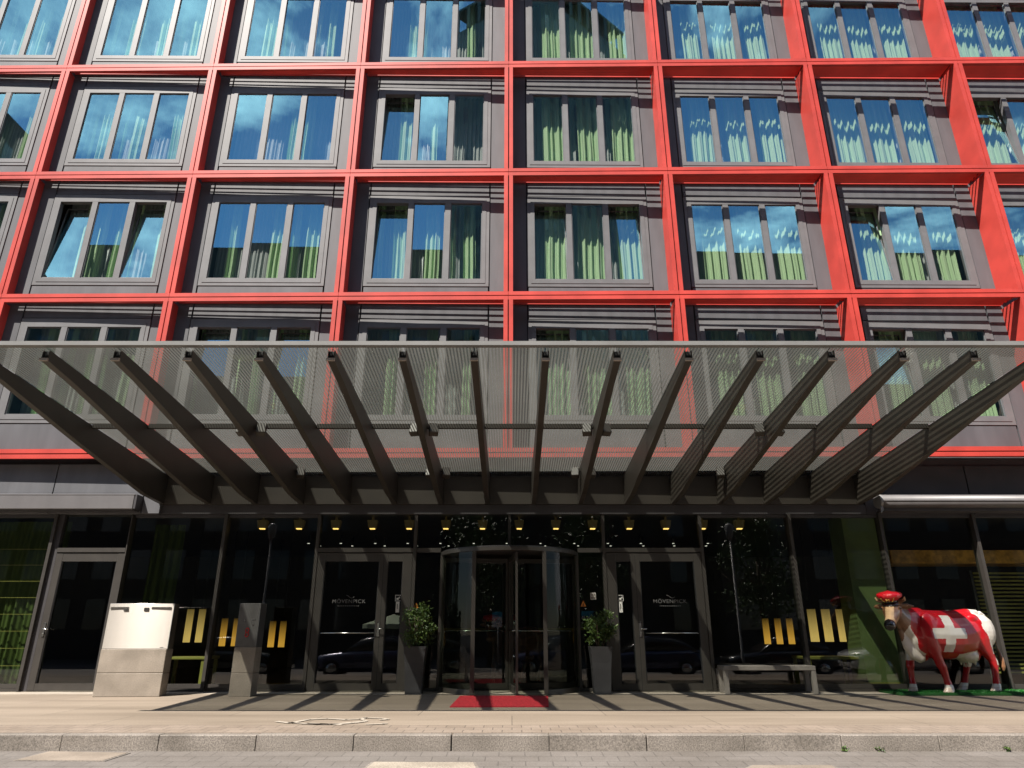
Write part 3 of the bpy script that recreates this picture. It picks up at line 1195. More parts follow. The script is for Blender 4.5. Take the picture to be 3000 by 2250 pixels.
# ------------------------------------------------------------------ lobby contents seen through the glass
# green drape at the left with rails in front of it
t = thing('lobby_curtain', 'dark green drape with thin horizontal rails behind the far left window', 'curtain', (-10, 13.9, 0))
bm = curtain_mesh(-4.2, 1.12, 3.1, 91, .05, .8)
obj('drape', bm, 'gcurtain', t)
for k in range(8):
    bm = bmesh.new()
    box(bm, -4.2, 1.10, -.32, -.30, .42 + k * .30, .428 + k * .30)
    obj('rail', bm, 'yellowwood', t)
t = thing('lobby_curtain', 'olive green drape beside the dark glass behind the steel cabinet', 'curtain', (-6.9, 14.3, 0))
bm = curtain_mesh(-.50, .12, 3.1, 92, .05, .9)
obj('drape', bm, 'gcurtain', t)
# green pillar behind the cow
t = thing('green_pillar', 'lime green pillar inside the glass behind the cow statue', 'pillar', (7.12, 14.2, 0))
bm = bmesh.new()
box(bm, -.42, .42, -.2, .4, .012, 3.24)
obj('shaft', bm, 'greenwall', t)
bm = bmesh.new()
box(bm, -.43, .43, -.21, .41, .012, .12)
obj('plinth', bm, 'yellowwood', t)
# gold bulkhead
t = tag(obj('gold_bulkhead', (lambda b: (box(b, 7.9, 17, 14.6, 15.3, 2.35, 2.62), b)[1])(bmesh.new()), 'goldbeam', None), 'long gold bulkhead under the ceiling behind the right windows', 'bulkhead')
# slatted screen far right
t = thing('slatted_screen', 'screen of horizontal olive slats inside the far right window', 'screen', (10.0, 14.5, 0))
for sx in (-.6, .9):
    bm = bmesh.new()
    box(bm, sx, sx + .05, 0, .05, .012, 2.2)
    obj('upright', bm, 'darksteel', t)
bm = bmesh.new()
for k in range(26):
    box(bm, -.55, .90, -.03, -.001, .25 + k * .075, .285 + k * .075)
obj('slats', bm, 'yellowwood', t)
# lamps hung low over the lobby tables
LAMPS = [(545, 1785, 1882, 'c', 15.2), (580, 1785, 1882, 'c', 15.2), (649, 1812, 1893, 'w', 16.2), (685, 1812, 1893, 'w', 16.2), (792, 1820, 1896, 'w', 16.2), (823, 1820, 1896, 'w', 16.2),
         (2250, 1812, 1887, 'w', 16.2), (2286, 1812, 1887, 'w', 16.2), (2321, 1812, 1887, 'w', 16.2), (2389, 1785, 1880, 'c', 15.2), (2431, 1785, 1880, 'c', 15.2), (2474, 1785, 1880, 'c', 15.2)]
LL = ['pale hanging tube lamp behind the steel cabinet, left one of two', 'pale hanging tube lamp behind the steel cabinet, right one of two',
      'amber hanging tube lamp left of the granite pillar, outer one', 'amber hanging tube lamp half hidden by the granite pillar',
      'amber hanging tube lamp just right of the granite pillar', 'amber hanging tube lamp second to the right of the granite pillar',
      'amber hanging tube lamp above the bench, left one of three', 'amber hanging tube lamp above the bench, middle one of three',
      'amber hanging tube lamp above the bench, right one of three', 'pale yellow hanging lamp between bench and cow, left one of three',
      'pale yellow hanging lamp between bench and cow, middle one of three', 'pale yellow hanging lamp between bench and cow, right one of three']
for (px, y0, y1, kind, Y), lab in zip(LAMPS, LL):
    x, zt = at(px, y0, Y)
    x, zb = at(px, y1, Y)
    t = thing('hanging_lamp', lab, 'lamp', (x, Y, zb), 0, 'tube lamps hanging in the lobby')
    h = zt - zb
    bm = bmesh.new()
    rings = []
    rad = (.085 if px > 1500 else .068) if kind == 'c' else .068
    for z in (0, h):
        rings.append([(rad * math.cos(a), rad * math.sin(a), z) for a in [2 * PI * i / 16 for i in range(16)]])
    loft(bm, rings, False)
    obj('lamp_shade', bm, 'lampcream' if kind == 'c' else 'lampwarm', t)
    bm = bmesh.new()
    tube(bm, [(0, 0, h), (0, 0, 3.24 - zb)], .006, 5)
    tube(bm, [(0, 0, h - .01), (0, 0, h + .02)], rad * .98, 12)
    obj('cord', bm, 'black', t)
# ceiling lights behind the entrance glazing
for i in range(14):
    x = -5.15 + i * .757
    Y = 14.25
    t = thing('ceiling_lamp', 'warm ceiling light behind the entrance glass, %s in its row' % (ORD[i] + (' from left' if i else '')), 'lamp', (x, Y, 3.02), 0, 'ceiling lights along the entrance')
    bm = bmesh.new()
    hexa(bm, [(-.075, -.06, 0), (.075, -.06, 0), (.075, .06, 0), (-.075, .06, 0), (-.10, -.085, .16), (.10, -.085, .16), (.10, .085, .16), (-.10, .085, .16)])
    box(bm, -.02, .02, -.02, .02, .16, .23)
    obj('housing', bm, 'housing', t)
    bm = bmesh.new()
    box(bm, -.05, .05, -.04, .04, -.018, -.001)
    obj('bulb', bm, 'bulb', t)
n = 0
for i in range(13):
    for j in range(2):
        x = -4.9 + i * .80 + j * .14 + rnd.uniform(-.03, .03)
        Y = 16.8 + j * .5
        z = 3.1
        bm = bmesh.new()
        tube(bm, [(0, 0, -.07), (0, 0, .14)], [.030, .026], 8)
        o = obj('recessed_spot', bm, 'black', None, (x, Y, z))
        tag(o, 'tiny white spotlight dotted on the dark lobby ceiling', 'spotlight', 'tiny spots on the lobby ceiling')
        bm = bmesh.new()
        box(bm, -.022, .022, -.022, .022, -.078, -.071)
        obj('bulb', bm, 'spotw', o)
# lime tables and a counter, dim inside
for lab, x, Y, w_, d_, h_ in (('lime wooden table inside the glass right of the bench', 6.25, 14.6, 1.1, .8, .55), ('lime wooden table inside the glass behind the steel cabinet', -6.35, 14.5, .9, .7, .55)):
    t = thing('lobby_table', lab, 'table', (x, Y, .012))
    bm = bmesh.new()
    bbox(bm, -w_ / 2, w_ / 2, -d_ / 2, d_ / 2, h_ - .05, h_, .006)
    obj('tabletop', bm, 'yellowwood', t)
    for sx in (-1, 1):
        for sy in (-1, 1):
            bm = bmesh.new()
            cx, cy = sx * (w_ / 2 - .05), sy * (d_ / 2 - .05)
            box(bm, cx - .03, cx + .03, cy - .03, cy + .03, 0, h_ - .052)
            obj('leg', bm, 'yellowwood', t)
t = thing('reception_counter', 'dark wooden reception counter deep in the lobby', 'counter', (-.5, 18.5, .012))
bm = bmesh.new()
bbox(bm, -2.2, 2.2, -.35, .35, 0, 1.05, .01)
obj('front', bm, 'lobby', t)
bm = bmesh.new()
bbox(bm, -2.3, 2.3, -.42, .42, 1.052, 1.10, .008)
obj('worktop', bm, 'yellowwood', t)

# ------------------------------------------------------------------ street objects
# stainless cabinet on granite
t = thing('steel_cabinet', 'stainless steel letterbox cabinet on a wide granite base beside the service door', 'cabinet', (-6.37, 12.34, 0), R(3.0))
bm = bmesh.new()
bbox(bm, -.54, .54, 0, .27, 0, .36, .008)
bbox(bm, -.54, .54, 0, .27, .364, .733, .008)
obj('granite_base', bm, 'granite', t)
bm = bmesh.new()
bbox(bm, -.54, .54, -.105, .125, .737, 1.47, .006)
obj('casing', bm, 'steel', t, (0, .125, 0))
bm = bmesh.new()
cols = []
for k in range(25):                        # bow added to the sheet so the sun glare fades towards its edges
    x = -.537 + 1.074 * k / 24
    y = -.108 - .009 * (1 - (x / .537) ** 2)
    cols.append((bm.verts.new((x, y, .742)), bm.verts.new((x, y, 1.466))))
for a, b in zip(cols, cols[1:]):
    f = bm.faces.new((a[0], b[0], b[1], a[1]))
    f.smooth = True
obj('front_panel', bm, 'steel', t, (0, .125, 0), recalc=False)
bm = bmesh.new()
for a, b in ((-.52, -.21), (.17, .50)):
    box(bm, a, b, -.000, .020, 1.385, 1.392)
    box(bm, a, b, -.000, .020, 1.405, 1.412)
box(bm, -.29, -.21, -.004, .020, 1.35, 1.375)
box(bm, .05, .13, -.004, .020, 1.35, 1.40)
obj('letter_flap', bm, 'handle', t)
bm = bmesh.new()
box(bm, .42, .48, -.004, -.001, .755, .764)
obj('lock_plate', bm, 'black', t)
# granite intercom pillar
t = thing('intercom_pillar', 'slim granite pillar with a dark steel intercom top and a red emblem', 'intercom', (-4.50, 12.34, 0))
bm = bmesh.new()
bbox(bm, -.182, .182, 0, .30, 0, .36, .006)
bbox(bm, -.182, .182, 0, .30, .364, .765, .006)
obj('granite_base', bm, 'granite', t)
bm = bmesh.new()
bbox(bm, -.182, .182, .0, .30, .769, 1.47, .005)
obj('steel_top', bm, 'darksteel', t)
bm = bmesh.new()
for zz in (.985, 1.055):
    pts = [(-.0 + .028 * math.cos(a), -.003, zz - .02 + .035 * math.sin(a)) for a in [2 * PI * i / 12 for i in range(13)]]
    tube(bm, pts, .009, 5)
obj('red_emblem', bm, paint('emblem_red', (.45, .01, .012), .5), t)
bm = bmesh.new()
box(bm, -.07, -.055, -.004, -.001, 1.17, 1.22)
box(bm, .06, .12, -.004, -.001, 1.195, 1.205)
tube(bm, [(.085, -.001, 1.13), (.085, -.012, 1.13)], .012, 10)
obj('key_switch', bm, 'handle', t)
# bench
t = thing('bench', 'plain pale metal bench in front of the right hand glazing', 'bench', (4.47, 13.02, .005))
bm = bmesh.new()
bbox(bm, -.80, .80, -.20, .20, .375, .45, .006)
obj('seat', bm, 'bench', t)
for sx in (-1, 1):
    for sy in (-1, 1):
        bm = bmesh.new()
        xo = sx * .76
        bbox(bm, xo - .038, xo + .038, sy * .155 - .04, sy * .155 + .04, 0, .374, .004)
        obj('leg', bm, 'bench', t)
    bm = bmesh.new()
    xo = sx * .76
    box(bm, xo - .02, xo + .02, -.113, .113, .0, .03)
    obj('foot_bar', bm, 'bench', t)


def shrub(parent, seed, zb, rad, hgt, nleaf, name='foliage', mat='leaf', leaf=.05, lean=0):
    rr = random.Random(seed)
    bm = bmesh.new()
    clumps = []
    for i in range(26):
        a = rr.uniform(0, 2 * PI)
        q = rr.random() ** .6
        u = rr.random()
        r0 = rad * (.55 + .5 * math.sin(PI * min(1, u * .85 + .12)))
        clumps.append(Vector((r0 * q * math.cos(a) * .9 + lean * u, r0 * q * math.sin(a) * .8, zb + hgt * (u ** .9))))
    for i in range(nleaf):
        c = rr.choice(clumps)
        p = c + Vector((rr.gauss(0, rad * .20), rr.gauss(0, rad * .20), rr.gauss(0, hgt * .085)))
        d = Vector((rr.gauss(0, 1), rr.gauss(0, 1), rr.gauss(.2, .8))).normalized()
        s = d.orthogonal().normalized()
        s = Matrix.Rotation(rr.uniform(0, 6.3), 3, d) @ s
        L = leaf * rr.uniform(.6, 1.25)
        wd = L * .26
        up = d.cross(s) * (L * .12)
        vs = [bm.verts.new(p), bm.verts.new(p + d * L * .45 + s * wd + up), bm.verts.new(p + d * L), bm.verts.new(p + d * L * .45 - s * wd + up)]
        bm.faces.new(vs)
    return obj(name, bm, mat, parent, recalc=False)


def planter(x, Y, lab, seed, hgt, rad, lean):
    t = thing('plant_pot', 'tall tapered charcoal planter ' + lab, 'planter', (x, Y, .005), 0, 'tapered planters by the revolving door')
    bm = bmesh.new()
    wt, wb, h = .195, .14, .765
    o = [(-wb, -wb, 0), (wb, -wb, 0), (wb, wb, 0), (-wb, wb, 0)]
    mid = [(-.165, -.165, .5), (.165, -.165, .5), (.165, .165, .5), (-.165, .165, .5)]
    top = [(-wt, -wt, h), (wt, -wt, h), (wt, wt, h), (-wt, wt, h)]
    k = .88
    itop = [(a * k, b * k, h) for a, b, c in top]
    ibot = [(a * k, b * k, h - .06) for a, b, c in top]
    loft(bm, [o, mid, top, itop, ibot], smooth=False)
    for f in bm.faces:
        pass
    obj('pot', bm, 'planter', t)
    bm = bmesh.new()
    box(bm, -wt * .85, wt * .85, -wt * .85, wt * .85, h - .055, h - .04)
    obj('soil', bm, 'soil', t)
    p = thing('potted_shrub', 'small leafy green shrub growing in the planter ' + lab, 'shrub', (x, Y, .005 + h - .04), 0, 'shrubs in the planters')
    bm = bmesh.new()
    rr = random.Random(seed)
    for i in range(7):
        a = rr.uniform(0, 6.3)
        tube(bm, [(.05 * math.cos(a), .05 * math.sin(a), 0), (.09 * math.cos(a) + lean * .3, .09 * math.sin(a), hgt * .35), (rad * .6 * math.cos(a) + lean * .6, rad * .6 * math.sin(a), hgt * .75)], [.010, .008, .004], 5)
    obj('stems', bm, 'bark', p)
    shrub(p, seed, hgt * .18, rad, hgt * .82, 1500, leaf=.062, lean=lean)


planter(-1.70, 12.95, 'left of the revolving door', 5, .70, .29, -.03)
planter(1.56, 12.95, 'right of the revolving door', 12, .58, .26, .03)

# red mat, slightly askew
bm = bmesh.new()
mz = .012
vs = [(-.88, 10.63), (.52, 10.66), (.60, 12.45), (-.86, 12.45)]
prism(bm, vs, 'z', .0, mz)
cx_ = sum(v[0] for v in vs) / 4
t = obj('door_mat', bm, 'mat', None)
tag(t, 'bright red mat on the paving before the revolving door', 'mat')
# manhole covers
def cover(name, label, corners, mat, z):
    bm = bmesh.new()
    prism(bm, corners, 'z', z - .03, z + .006)
    prism(bm, [((p[0] - sum(c[0] for c in corners) / 4) * 1.05 + sum(c[0] for c in corners) / 4, (p[1] - sum(c[1] for c in corners) / 4) * 1.08 + sum(c[1] for c in corners) / 4) for p in corners], 'z', z - .03, z + .003, 1)
    return tag(obj(name, bm, [mat, 'kerbg']), label, 'cover')


def gp(px, py):
    a = TH - math.atan((py - 1125) / F)
    # ground z by road slope: iterate
    Y = 7.4
    for _ in range(20):
        z = roadz(Y) - HC
        Y = z / math.tan(a)
    d = Y * math.cos(TH) + z * math.sin(TH)
    return ((px - 1500) / F * d, Y)


# covers in the roadway, tilted with its fall
def cover_px(label, quad, mat):
    pts = [gp(*q) for q in quad]
    cxm = sum(p[0] for p in pts) / 4
    cym = sum(p[1] for p in pts) / 4
    bm = bmesh.new()
    for grow, h0, h1, mi in ((1.0, -.02, .007, 0), (1.06, -.02, .004, 1)):
        P = [(cxm + (p[0] - cxm) * grow, cym + (p[1] - cym) * grow) for p in pts]
        hexa(bm, [(x - cxm, y - cym, roadz(y) - roadz(cym) + h0) for x, y in P] + [(x - cxm, y - cym, roadz(y) - roadz(cym) + h1) for x, y in P], mi)
    o = obj('manhole_cover', bm, [mat, 'kerbg'], None, (cxm, cym, roadz(cym)))
    return tag(o, label, 'manhole cover')


cover_px('beige paved manhole cover set in the roadway at the left edge', [(49, 2228), (301, 2230), (374, 2207), (146, 2203)], 'cover')
cover_px('speckled pale manhole cover in the roadway at bottom middle', [(1062, 2262), (1400, 2262), (1385, 2235), (1096, 2234)], 'coverw')
cover_px('beige manhole cover cut by the bottom right of the picture', [(2160, 2268), (2470, 2268), (2436, 2244), (2206, 2244)], 'cover')
# bicycle symbol painted on the paving
bm = bmesh.new()
bx0, by0 = -2.12, 8.98


def stripe(pts, w):
    for (a, b) in zip(pts, pts[1:]):
        a, b = Vector(a), Vector(b)
        d = (b - a).normalized()
        s = Vector((-d.y, d.x)) * w / 2
        q = [a - s, b - s, b + s, a + s]
        vs = [bm.verts.new((p.x, p.y, .0085 - .0004)) for p in q]
        bm.faces.new(vs)


def fp(px, py):
    a = TH - math.atan((py - 1125) / F)
    Y = -HC / math.tan(a)
    d = Y * math.cos(TH) - HC * math.sin(TH)
    return ((px - 1500) / F * d - bx0, Y - by0)


# worn bicycle: what is left of its frame, saddle and fork
for pts, wd in (([(810, 2115), (850, 2120), (905, 2109), (960, 2107), (1015, 2110)], .07), ([(846, 2118), (900, 2122), (965, 2124)], .07),
                ([(903, 2121), (965, 2124), (1035, 2119), (1070, 2114)], .10), ([(935, 2122), (1000, 2125)], .09), ([(1012, 2110), (1058, 2108), (1072, 2104)], .06),
                ([(1062, 2104), (1120, 2106), (1138, 2109), (1112, 2111)], .06), ([(1070, 2124), (1126, 2122), (1130, 2120)], .06), ([(1056, 2108), (1074, 2114)], .05)):
    stripe([fp(*q) for q in pts], wd)
o = obj('bicycle_marking', bm, paint('worn_white_paint', (.33, .29, .24), .8, 0, .30, 7), None, (bx0, by0, 0), recalc=False)
tag(o, kind='structure')
# weeds in the kerb joint
for i, (px, lab) in enumerate(((2468, 'left of the three'), (2575, 'biggest of the three'), (2945, 'far right of the three'))):
    x, y = gp(px, 2199)
    t = thing('weed', 'small green weed at the foot of the kerb, ' + lab, 'weed', (x, KY - .015, roadz(KY - .02)), 0, 'weeds along the kerb')
    shrub(t, 40 + i, 0.0, .035 if i != 1 else .05, .035, 34, 'leaves', 'leaf', .03)
# turf mat under the cow
TX0, TX1, TY0, TY1 = 6.52, 9.6, 12.55, 13.27
t = thing('turf_mat', 'bright green artificial grass mat under the cow statue', 'mat', ((TX0 + TX1) / 2, (TY0 + TY1) / 2, .005))
bm = bmesh.new()
box(bm, TX0 - (TX0 + TX1) / 2, TX1 - (TX0 + TX1) / 2, -.36, .36, 0, .035)
obj('backing', bm, 'turfbase', t)
bm = bmesh.new()
for i in range(9000):
    x = rnd.uniform(-1.53, 1.53)
    y = rnd.uniform(-.36, .36)
    a = rnd.uniform(0, 6.3)
    h = rnd.uniform(.015, .03)
    dx, dy = .004 * math.cos(a), .004 * math.sin(a)
    lx, ly = rnd.gauss(0, .008), rnd.gauss(0, .008)
    vs = [bm.verts.new((x - dx, y - dy, .034)), bm.verts.new((x + dx, y + dy, .034)), bm.verts.new((x + lx, y + ly, .034 + h))]
    bm.faces.new(vs)
tag(obj('grass_blades', bm, 'turf', t, recalc=False), kind='stuff')
# ------------------------------------------------------------------ cow statue
M['cowred'] = paint('cow_red_gloss', (.38, .006, .011), .28, 0, .10, 4, coat=.22, spec=.4)
M['cowwhite'] = paint('cow_white_gloss', (.62, .58, .52), .32, 0, .06, 5, coat=.4)
M['cowbrown'] = paint('cow_brown_gloss', (.20, .095, .045), .32, 0, .22, 9, coat=.4)
M['cowtan'] = paint('cow_tan_gloss', (.55, .36, .20), .32, 0, .15, 9, coat=.4)
M['cowblack'] = paint('cow_black_gloss', (.012, .010, .010), .22, coat=.5)
M['hoof'] = paint('hoof_cream', (.50, .40, .33), .3, coat=.5)
M['capred'] = paint('cap_red', (.62, .008, .016), .35, 0, .10, 8, coat=.4)
M['capgold'] = paint('cap_gold', (.72, .46, .10), .35, .2)


def ering(c, d, ry, rz, n=16, up=Vector((0, 0, 1))):
    d = Vector(d).normalized()
    s = up.cross(d)
    s = s.normalized() if s.length > 1e-3 else Vector((0, 1, 0))
    u = d.cross(s)
    return [Vector(c) + s * ry * math.cos(2 * PI * k / n) + u * rz * math.sin(2 * PI * k / n) for k in range(n)]


def chain(bm, pts, up=Vector((0, 0, 1))):
    """pts: (x,y,z,lateral,vertical)"""
    P = [Vector(p[:3]) for p in pts]
    rings = []
    for i, p in enumerate(pts):
        d = P[min(i + 1, len(P) - 1)] - P[max(i - 1, 0)]
        rings.append(ering(P[i], d, p[3], p[4], up=up))
    loft(bm, rings)


def leg(bm, pts):
    """pts: (x,y,z,rx,ry) horizontal rings"""
    loft(bm, [[Vector((x + 1.17 * rx * math.cos(a), y + 1.17 * ry * math.sin(a), z)) for a in [2 * PI * k / 14 for k in range(14)]] for x, y, z, rx, ry in pts])


def ellipsoid(bm, c, r, n=12):
    rings = []
    for i in range(1, n):
        t = PI * i / n
        rings.append([Vector((c[0] + r[0] * math.sin(t) * math.cos(a), c[1] + r[1] * math.sin(t) * math.sin(a), c[2] + r[2] * math.cos(t))) for a in [2 * PI * k / 16 for k in range(16)]])
    loft(bm, rings)


HP = Vector((.95, .10, 1.37))                               # poll
HD = Vector((.70, .50, -.47)).normalized()                   # muzzle direction
HS = Vector((0, 0, 1)).cross(HD).normalized()                # to the left of the face
HU = HD.cross(HS)
HK = 1.25                                                    # size of the head


def cow_body():
    bm = bmesh.new()
    # trunk
    tr = [(-.80, 1.12, .07, .10), (-.755, 1.10, .15, .20), (-.68, 1.06, .22, .27), (-.52, 1.01, .275, .335), (-.33, .94, .30, .39), (-.12, .915, .325, .405),
          (.10, .915, .325, .405), (.30, .935, .285, .39), (.46, .975, .235, .355), (.58, 1.0, .17, .28), (.66, 1.01, .09, .17)]
    chain(bm, [(x, 0, z, a, b) for x, z, a, b in tr])
    # backbone and hips
    chain(bm, [(-.70, 0, 1.30, .06, .05), (-.5, 0, 1.315, .10, .05), (-.2, 0, 1.275, .10, .05), (.2, 0, 1.285, .09, .05), (.42, 0, 1.30, .08, .06)])
    for s in (-1, 1):
        ellipsoid(bm, (-.44, s * .19, 1.19), (.10, .075, .085))
        ellipsoid(bm, (.34, s * .18, 1.02), (.19, .10, .28))
        ellipsoid(bm, (-.60, s * .17, .98), (.21, .13, .29))
    # neck
    chain(bm, [(.40, 0, 1.05, .20, .34), (.54, .01, 1.09, .165, .30), (.67, .035, 1.14, .14, .24), (.78, .065, 1.20, .125, .19), (.88, .09, 1.29, .115, .155), (.94, .10, 1.34, .09, .11)])
    # dewlap
    chain(bm, [(.84, .06, 1.03, .04, .06), (.76, .03, .92, .05, .11), (.68, .01, .77, .06, .14), (.58, 0, .64, .07, .14), (.46, 0, .55, .07, .10), (.34, 0, .56, .06, .06)])
    # head
    prof = [(-.06, .06, .07, 0), (0, .105, .115, 0), (.07, .118, .125, -.005), (.14, .112, .122, -.012), (.22, .086, .105, -.022), (.30, .070, .088, -.03), (.37, .068, .075, -.034), (.43, .074, .070, -.036), (.475, .066, .060, -.036), (.50, .035, .035, -.036)]
    rings = []
    for t, a, b, o in prof:
        rings.append(ering(HP + HD * t * HK + HU * o * HK, HD, a * HK, b * HK))
    loft(bm, rings)
    for s in (-1, 1):
        e = HP + HD * .125 + HS * s * .125 + HU * .055
        ellipsoid(bm, e, (.032, .032, .030), 8)
        # horns
        h0 = HP + HS * s * .07 + HU * .08 - HD * .02
        tube(bm, [h0, h0 + HS * s * .08 + HU * .02, h0 + HS * s * .145 + HU * .055 + HD * .02, h0 + HS * s * .165 + HU * .12 + HD * .03], [.040, .034, .027, .012], 10)
        # ears
        e0 = HP + HS * s * .105 + HU * .015
        rr_ = []
        for q, wd in ((0, .026), (.055, .058), (.11, .068), (.17, .052), (.225, .014)):
            c = e0 + HS * s * q * .95 - HD * q * .30 - HU * q * .15
            rr_.append([c + HU * wd * math.cos(a) * .85 + HD * (.018 * math.sin(a)) for a in [2 * PI * k / 10 for k in range(10)]])
        loft(bm, rr_)
    # legs
    leg(bm, [(.38, .17, 1.06, .14, .085), (.37, .185, .88, .125, .088), (.345, .19, .72, .098, .075), (.31, .19, .58, .074, .062), (.275, .19, .47, .062, .055), (.255, .19, .41, .064, .058), (.235, .19, .35, .050, .046), (.215, .19, .22, .041, .039), (.20, .19, .13, .048, .045), (.195, .19, .085, .056, .052), (.205, .19, .045, .064, .058), (.215, .19, 0, .076, .066)])
    leg(bm, [(.42, -.15, 1.06, .14, .085), (.44, -.165, .88, .12, .085), (.47, -.17, .72, .09, .07), (.51, -.17, .58, .07, .06), (.54, -.17, .47, .060, .054), (.55, -.17, .41, .062, .056), (.555, -.17, .35, .048, .044), (.56, -.17, .22, .040, .038), (.565, -.17, .13, .047, .044), (.57, -.17, .085, .056, .052), (.58, -.17, .045, .064, .058), (.59, -.17, 0, .076, .066)])
    for y, sx in ((.175, 0), (-.165, .30)):
        k = lambda z: sx * (1 - z / 1.05) if z < 1.05 else 0
        L = [(-.58, 1.16, .17, .09), (-.57, 1.0, .185, .105), (-.55, .86, .165, .10), (-.545, .74, .135, .085), (-.575, .64, .102, .07), (-.625, .55, .075, .055), (-.665, .48, .064, .050), (-.675, .42, .058, .047), (-.665, .35, .046, .042), (-.65, .22, .041, .039), (-.64, .13, .048, .045), (-.63, .085, .056, .052), (-.615, .045, .064, .058), (-.60, 0, .076, .066)]
        leg(bm, [(x + k(z), y, z, a, b) for x, z, a, b in L])
    # udder and tail
    ellipsoid(bm, (-.36, .03, .585), (.20, .165, .14))
    for tx, ty in ((-.30, .09), (-.42, .09), (-.30, -.06), (-.42, -.06)):
        tube(bm, [(tx, ty, .51), (tx, ty, .45), (tx, ty, .41)], [.026, .020, .012], 8)
    tube(bm, [(-.74, 0, 1.30), (-.815, .0, 1.25), (-.86, .02, 1.08), (-.885, .05, .85), (-.90, .08, .62), (-.905, .09, .50), (-.895, .10, .38), (-.885, .10, .30)], [.045, .038, .028, .022, .022, .036, .034, .010], 10)
    bmesh.ops.recalc_face_normals(bm, faces=bm.faces[:])
    me = bpy.data.meshes.new('cow_raw')
    bm.to_mesh(me)
    bm.free()
    o = bpy.data.objects.new('cow_raw', me)
    C.objects.link(o)
    md = o.modifiers.new('r', 'REMESH')
    md.mode = 'VOXEL'
    md.voxel_size = .0115
    m2 = o.modifiers.new('s', 'SMOOTH')
    m2.factor = .5
    m2.iterations = 6
    dg = bpy.context.evaluated_depsgraph_get()
    out = bpy.data.meshes.new_from_object(o.evaluated_get(dg))
    bpy.data.objects.remove(o)
    for v in out.vertices:                       # a long-bodied beast
        if v.co.x < .3:
            v.co.x = .3 + (v.co.x - .3) * 1.25
    return out


def cow_colours(me):
    """which paint each face wears, by where it lies on the body"""
    for p in me.polygons:
        c = p.center
        x, y, z = c
        h = c - HP
        t = h.dot(HD)
        lat = abs(h.dot(HS))
        up = h.dot(HU)
        i = 0
        wob = .02 * math.sin(9 * x + 7 * z) + .012 * math.sin(23 * z + 5 * x)
        sh = x - .36 * (z - 1.0)                       # slanting line over the shoulder
        t /= HK
        lat /= HK
        up /= HK
        head = (lat < .32 and x > .80 and z > .90 and t > -.02)
        neckline = x + .45 * (z - 1.10)
        tailz = x < -1.06 and z < 1.24
        if z < .075:
            i = 4
        elif z < .125:
            i = 1
        elif head and (t > .02 or lat > .13):
            i = 2
            if t > .40:
                i = 3
            elif t > .335:
                i = 5
            elif lat < .055 and up > .02 and .02 < t < .34:
                i = 5
            elif t > .19 and up < -.03:
                i = 5
            if lat > .18:
                i = 5
            if up > .115 and lat > .06:
                i = 5
        elif x > .62 and z > .80 and neckline > .70 + wob:
            i = 2
        elif z > .50 and sh > .67 + wob * .8 and x > .40:
            i = 1
        elif x > .42 and abs(y) < .10 and .42 < z < .76:
            i = 1
        elif x < -.74 - .36 * max(0, 1.0 - z) + wob * .8 and z > .60:
            i = 1
        elif -.86 < x < -.18 and z < .66 and abs(y) < .23 and z > .38 and (z < .52 or abs(y) < .20) and not (x < -.62 and abs(y) > .13):
            i = 1
        elif x < -.925 and .42 < z < .555 and abs(y) > .08:
            i = 1
        if tailz and abs(y - .05) < .10 and x < -1.09:
            i = 2
        # white cross on the flank
        if y > .12:
            u, v = x - .03, z - .94
            if (abs(u) < .335 and abs(v) < .088) or (abs(u + .14 * v) < .098 and abs(v) < .30):
                i = 1
        p.material_index = i
        p.use_smooth = True


